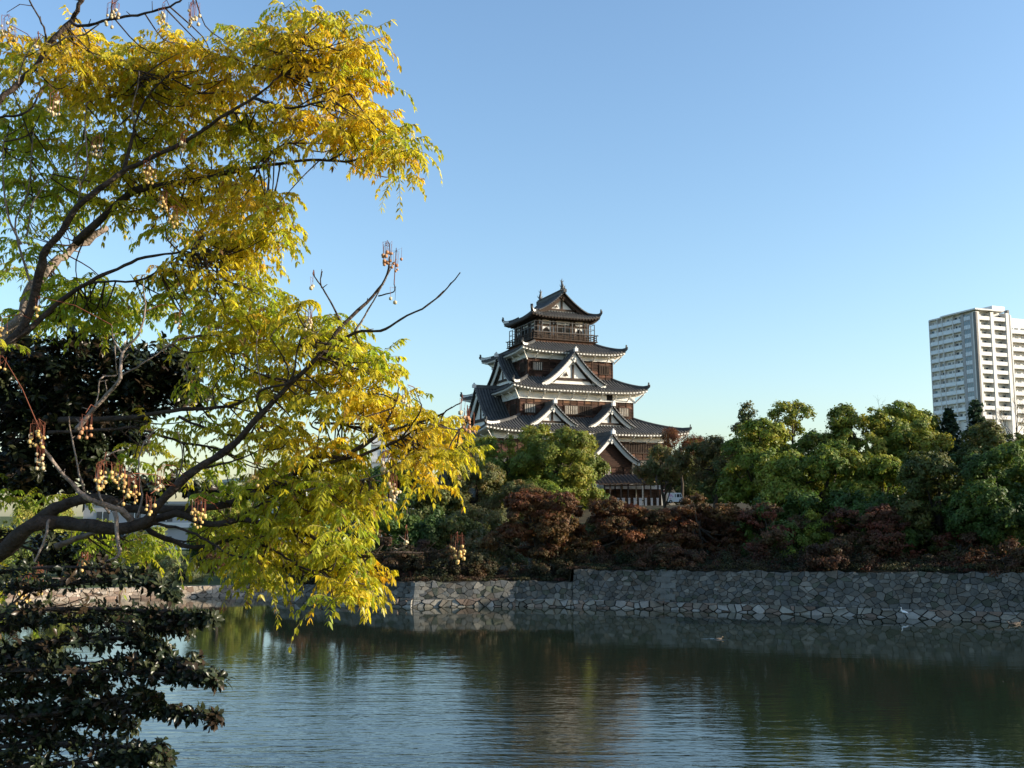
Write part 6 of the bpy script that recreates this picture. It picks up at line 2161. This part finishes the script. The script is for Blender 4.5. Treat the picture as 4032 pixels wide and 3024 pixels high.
# ---- berry clusters (pixel, berries, distance, skin)
BC = [(25, 75, 12, 5.5, 'p'), (40, 125, 9, 5.5, 'p'), (146, 160, 6, 5.4, 'p'), (450, 25, 22, 5.4, 'p'), (640, 40, 10, 5.3, 'p'), (760, 22, 24, 5.3, 'p'),
      (212, 385, 16, 5.4, 'p'), (586, 650, 18, 5.6, 'y'), (645, 770, 16, 5.6, 'y'), (690, 830, 12, 5.6, 'y'), (380, 560, 14, 5.6, 'p'), (720, 550, 12, 5.6, 'p'),
      (10, 1275, 8, 5.6, 'y'), (146, 1195, 5, 5.5, 'y'), (8, 1430, 6, 5.4, 'y'), (150, 1680, 22, 5.2, 'y'), (158, 1770, 18, 5.2, 'p'), (336, 1655, 12, 5.3, 'r'),
      (410, 1835, 24, 5.2, 'y'), (470, 1850, 18, 5.3, 'y'), (520, 1895, 24, 5.2, 'y'), (592, 1975, 9, 5.2, 'y'), (781, 1985, 24, 5.3, 'y'), (640, 1860, 14, 5.4, 'p'),
      (337, 2200, 14, 5.1, 'y'), (150, 2245, 24, 5.1, 'y'), (100, 2285, 22, 5.1, 'y'), (1524, 975, 18, 5.3, 'r'), (1560, 1005, 8, 5.3, 'r'), (1231, 1110, 2, 5.3, 'p'),
      (1552, 1150, 3, 5.3, 'p'), (1218, 1235, 14, 5.4, 'p'), (1605, 1545, 7, 5.3, 'p'), (1840, 1625, 16, 5.2, 'r'), (1822, 1595, 6, 5.2, 'p'),
      (1546, 1885, 22, 5.3, 'p'), (1515, 1800, 12, 5.3, 'p'), (1798, 2130, 22, 5.2, 'y'), (1596, 2110, 4, 5.3, 'p'), (1000, 1850, 10, 5.5, 'y'), (700, 1240, 6, 5.7, 'y')]
for px, py, n, Y, kind in BC:
    c = at(px, py, Y) - YB
    n = max(2, int(n * .75))
    st = MB()
    be = MB()
    # find the limb the cluster hangs from
    w = np.array(c + YB)
    d2 = ((NOD[:, :3] - w) ** 2).sum(1)
    near = Vector(NOD[np.argmin(d2), :3]) - YB
    top = c + Vector((0, 0, .04))
    if (near - top).length < .6:
        st.tube([near, near.lerp(top, .5) + Vector((0, 0, .03)), top], [.003, .0025, .002], 4)
    else:
        st.tube([top, top + Vector((-.02, 0, .08))], [.002, .002], 4)
    for i in range(n):
        a = rngf.uniform(0, 6.28)
        r = rngf.uniform(.008, .050) * (.45 + n / 36)
        z = -rngf.uniform(.015, .13) * (.4 + n / 40)
        q = c + Vector((math.cos(a) * r, math.sin(a) * r, z))
        k = top + Vector((math.cos(a) * r * .5, math.sin(a) * r * .5, rngf.uniform(-.02, .02)))
        st.tube([top - Vector((0, 0, rngf.uniform(0, .05))), k.lerp(q, .4) + Vector((math.cos(a) * .01, math.sin(a) * .01, .015)), q], .0011, 3, cap=False)
        be.ico(q - Vector((0, 0, .010)), rngf.uniform(.0075, .0122), rngf.uniform(.95, 1.25))
    bo = be.build('berry_cluster', M[{'p': 'berry_pale', 'y': 'berry', 'r': 'berry_red'}[kind]], ytree, smooth=True)
    st.build('stalk', M['stalk'], bo)


# ================================================================== dark evergreens at the lower left
def rosette_leaves(pts, dirs, rng, lo, hi, pal, down=.35, nmin=7, nmax=11, wide=.21):
    """whorls of leathery leaves at the twig ends"""
    P, TT, NNv, SZ, CC = [], [], [], [], []
    pal = np.array(pal)
    for p, ax in zip(pts, dirs):
        ax = ax / np.linalg.norm(ax)
        e1 = np.cross(ax, rng.normal(size=3)); e1 /= np.linalg.norm(e1)
        e2 = np.cross(ax, e1)
        n = rng.integers(nmin, nmax)
        base = pal[rng.integers(len(pal))]
        for k in range(n):
            a = 6.283 * k / n + rng.uniform(-.3, .3)
            up = rng.uniform(-.15, .8)
            rad = e1 * math.cos(a) + e2 * math.sin(a)
            d = rad + ax * up + np.array([0, 0, -down * rng.random()])
            d /= np.linalg.norm(d)
            nr = ax - d * (ax @ d) + rng.normal(size=3) * .25
            nr /= np.linalg.norm(nr)
            P.append(p - ax * rng.uniform(0, .035) + rng.normal(size=3) * .004); TT.append(d); NNv.append(nr)
            SZ.append(rng.uniform(lo, hi)); CC.append(base * rng.uniform(.65, 1.4))
    P, TT, NNv, SZ, CC = map(np.array, (P, TT, NNv, SZ, CC))
    W = np.cross(NNv, TT)
    W /= np.linalg.norm(W, axis=1, keepdims=True)
    n = len(P)
    s = SZ[:, None]
    V = np.empty((n, 8, 3), dtype=np.float32)
    V[:, 0] = P
    V[:, 1] = P + TT * s * .35 + W * s * wide * .72 + NNv * s * .06
    V[:, 2] = P + TT * s * .70 + W * s * wide - NNv * s * .02
    V[:, 3] = P + TT * s * .97 - NNv * s * .22
    V[:, 4] = P + TT * s * .70 - W * s * wide - NNv * s * .02
    V[:, 5] = P + TT * s * .35 - W * s * wide * .72 + NNv * s * .06
    V[:, 6] = P + TT * s * .35 - NNv * s * .01
    V[:, 7] = P + TT * s * .70 - NNv * s * .08
    i0 = np.arange(n)[:, None] * 8
    Q = np.concatenate([i0 + np.array([[q]]).reshape(1, -1) for q in ([0, 1, 6, 6], [0, 6, 5, 5], [1, 2, 7, 6], [6, 7, 4, 5], [2, 3, 7, 7], [7, 3, 4, 4])][2:4] + [])
    T3 = np.concatenate([i0 + np.array([q]) for q in ([0, 1, 6], [0, 6, 5], [2, 3, 7], [7, 3, 4], [1, 2, 7], [1, 7, 6], [6, 7, 4], [6, 4, 5])])
    return V.reshape(-1, 3), T3, np.repeat(np.clip(CC, .004, .6), 8, axis=0)


EV = [(.014, .020, .009), (.018, .025, .010), (.010, .015, .008), (.030, .034, .015), (.028, .019, .011)]  # near-black greens: the shade on these plants is put into the leaf colour


def evergreen(name, label, base, sprays, blobs, lo, hi, seed, stem_r, pal):
    rng = np.random.default_rng(seed)
    root = empty(name, base)
    tag(root, label, 'shrub' if 'shrub' in name else 'tree')
    B = np.array(base)
    pts, dirs = [], []
    st = MB()
    for pix, Y0, Y1, th0, th1, n in sprays:
        P = [np.array(at(px, py, Y0 + (Y1 - Y0) * i / (len(pix) - 1))) for i, (px, py) in enumerate(pix)]
        S = np.array([np.array(v) for v in smooth_path([Vector(p) for p in P], 6)])
        st.tube([Vector(p - B) for p in S], [stem_r * (1 - .8 * k / (len(S) - 1)) for k in range(len(S))], 6)
        for _ in range(n):
            t = rng.random() ** .8
            i = min(int(t * (len(S) - 1)), len(S) - 2)
            p = S[i] + (S[i + 1] - S[i]) * (t * (len(S) - 1) - i)
            tan = S[i + 1] - S[i]
            tan /= np.linalg.norm(tan)
            th = (th0 + (th1 - th0) * t) * Y1 / 4000
            off = rng.normal(size=3) * th * np.array([.7, 1.6, .8])
            off[2] += th * .25
            q = p + off
            ax = tan * .9 + np.array([0, 0, .65]) + rng.normal(size=3) * .35 + off / (np.linalg.norm(off) + 1e-6) * .4
            pts.append(q); dirs.append(ax)
            back = S[max(i - 3, 0)]
            if rng.random() < .6:
                st.tube([Vector(back - B), Vector((back + q) / 2 - B + np.array([0, 0, -.01])), Vector(q - B)], [.0035, .003, .0018], 3, cap=False)
        pts.append(S[-1]); dirs.append(S[-1] - S[-2] + np.array([0, 0, .02]))
    for cx, cy, rx, ry, n, Y, dy in blobs:
        for _ in range(n):
            r, a = rng.random() ** .5, rng.uniform(0, 6.283)
            q = np.array(at(cx + rx * r * math.cos(a), cy + ry * r * math.sin(a), Y + rng.uniform(-dy, dy)))
            pts.append(q); dirs.append(np.array([.35, -.25, .8]) + rng.normal(size=3) * .45)
            if rng.random() < .25:
                st.tube([Vector(q - B), Vector(q - B + np.array([-.12, .05, -.10]))], [.002, .004], 3, cap=False)
    V, T, C = rosette_leaves(pts, dirs, rng, lo, hi, pal)
    V = V - B.astype(np.float32)
    link('foliage', np_mesh('foliage', V, T, C, smooth=True), M['evergreen'], root)
    return root, st


SP = [
    ([(-200, 2330), (150, 2310), (420, 2285), (620, 2300), (690, 2345)], 4.9, 4.6, 23, 13, 75),
    ([(-200, 2290), (100, 2240), (350, 2235), (560, 2260), (610, 2290)], 5.0, 4.7, 23, 12, 54),
    ([(-200, 2440), (150, 2400), (520, 2400), (700, 2430), (840, 2432)], 4.7, 4.4, 27, 10, 119),
    ([(-100, 2480), (200, 2450), (420, 2440), (600, 2470), (770, 2455)], 4.9, 4.6, 27, 12, 87),
    ([(-200, 2600), (100, 2540), (350, 2510), (560, 2520), (665, 2560)], 4.6, 4.5, 27, 13, 119),
    ([(-200, 2660), (150, 2620), (450, 2610), (650, 2620), (775, 2600)], 4.6, 4.4, 29, 15, 97),
    ([(-200, 2640), (250, 2640), (560, 2650), (760, 2655), (870, 2668)], 4.5, 4.3, 27, 10, 119),
    ([(0, 2700), (250, 2690), (420, 2690)], 4.6, 4.5, 21, 19, 54),
    ([(-200, 2810), (150, 2790), (450, 2785), (680, 2800), (865, 2830)], 4.6, 4.3, 23, 10, 119),
    ([(-100, 2830), (200, 2810), (420, 2760), (560, 2720), (640, 2780)], 4.5, 4.4, 19, 12, 65),
    ([(-100, 2870), (200, 2840), (420, 2830), (535, 2855)], 4.6, 4.5, 19, 15, 65),
    ([(-200, 2960), (150, 2930), (380, 2930), (560, 2950), (670, 3000)], 4.5, 4.3, 23, 15, 109),
    ([(-100, 3040), (200, 3010), (480, 2990), (640, 2960)], 4.4, 4.3, 23, 19, 97),
    ([(-200, 2760), (0, 2740), (200, 2720), (330, 2730)], 4.7, 4.6, 23, 19, 54),
    ([(-200, 2900), (0, 2880), (160, 2900), (300, 2890)], 4.6, 4.5, 19, 19, 43),
]
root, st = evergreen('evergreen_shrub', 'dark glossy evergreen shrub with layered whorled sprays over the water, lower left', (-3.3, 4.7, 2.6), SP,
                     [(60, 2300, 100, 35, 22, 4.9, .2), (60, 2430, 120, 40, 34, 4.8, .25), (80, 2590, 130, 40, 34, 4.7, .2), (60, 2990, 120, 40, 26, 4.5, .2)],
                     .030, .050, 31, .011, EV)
B = Vector((-3.3, 4.7, 2.6))
for pix, Y0, Y1, a, b, n in SP:
    e = at(*pix[0], Y0) - B
    st.tube([(-.15, .05, -.3), (-.15 + e.x * .2, .05, e.z * .5), e], [.028, .022, .011], 6)
st.build('stem', M['bark_dark'], root)
SP2 = [
    ([(-200, 1560), (100, 1480), (400, 1420), (640, 1400), (780, 1450)], 7.4, 7.2, 80, 30, 130),
    ([(-200, 1620), (100, 1580), (400, 1540), (700, 1520), (800, 1560)], 7.5, 7.2, 85, 24, 130),
    ([(-200, 1700), (200, 1680), (420, 1700), (560, 1760)], 7.4, 7.2, 90, 26, 130),
    ([(-200, 1800), (100, 1800), (300, 1830), (480, 1850)], 7.4, 7.2, 85, 40, 110),
    ([(-200, 1900), (100, 1910), (400, 1930), (700, 1915), (900, 1950)], 7.6, 7.2, 60, 20, 120),
    ([(-200, 1440), (60, 1390), (300, 1360), (420, 1390)], 7.4, 7.2, 70, 34, 90),
    ([(-200, 2080), (80, 2150), (250, 2200), (420, 2200)], 7.3, 7.2, 60, 30, 80),
]
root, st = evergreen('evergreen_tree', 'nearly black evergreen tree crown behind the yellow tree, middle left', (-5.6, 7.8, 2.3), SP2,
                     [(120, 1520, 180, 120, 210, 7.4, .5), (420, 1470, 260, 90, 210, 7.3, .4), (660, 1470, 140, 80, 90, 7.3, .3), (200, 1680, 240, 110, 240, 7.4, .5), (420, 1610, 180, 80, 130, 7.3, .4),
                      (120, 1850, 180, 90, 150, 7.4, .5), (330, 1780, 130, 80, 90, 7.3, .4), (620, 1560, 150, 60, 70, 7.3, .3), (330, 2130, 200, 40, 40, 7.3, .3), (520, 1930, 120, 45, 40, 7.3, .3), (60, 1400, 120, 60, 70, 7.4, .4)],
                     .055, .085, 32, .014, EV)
B = Vector((-5.6, 7.8, 2.3))
st.tube([(-.1, 0, -.5), (0, 0, .8), (.05, 0, 2.2), (.1, 0, 3.4)], [.16, .13, .10, .05], 8)
for pix, Y0, Y1, a, b, n in SP2:
    e = at(*pix[0], Y0) - B
    st.tube([(.05, 0, max(.2, e.z - 1.0)), e], [.04, .014], 6)
st.build('stem', M['bark_dark'], root)
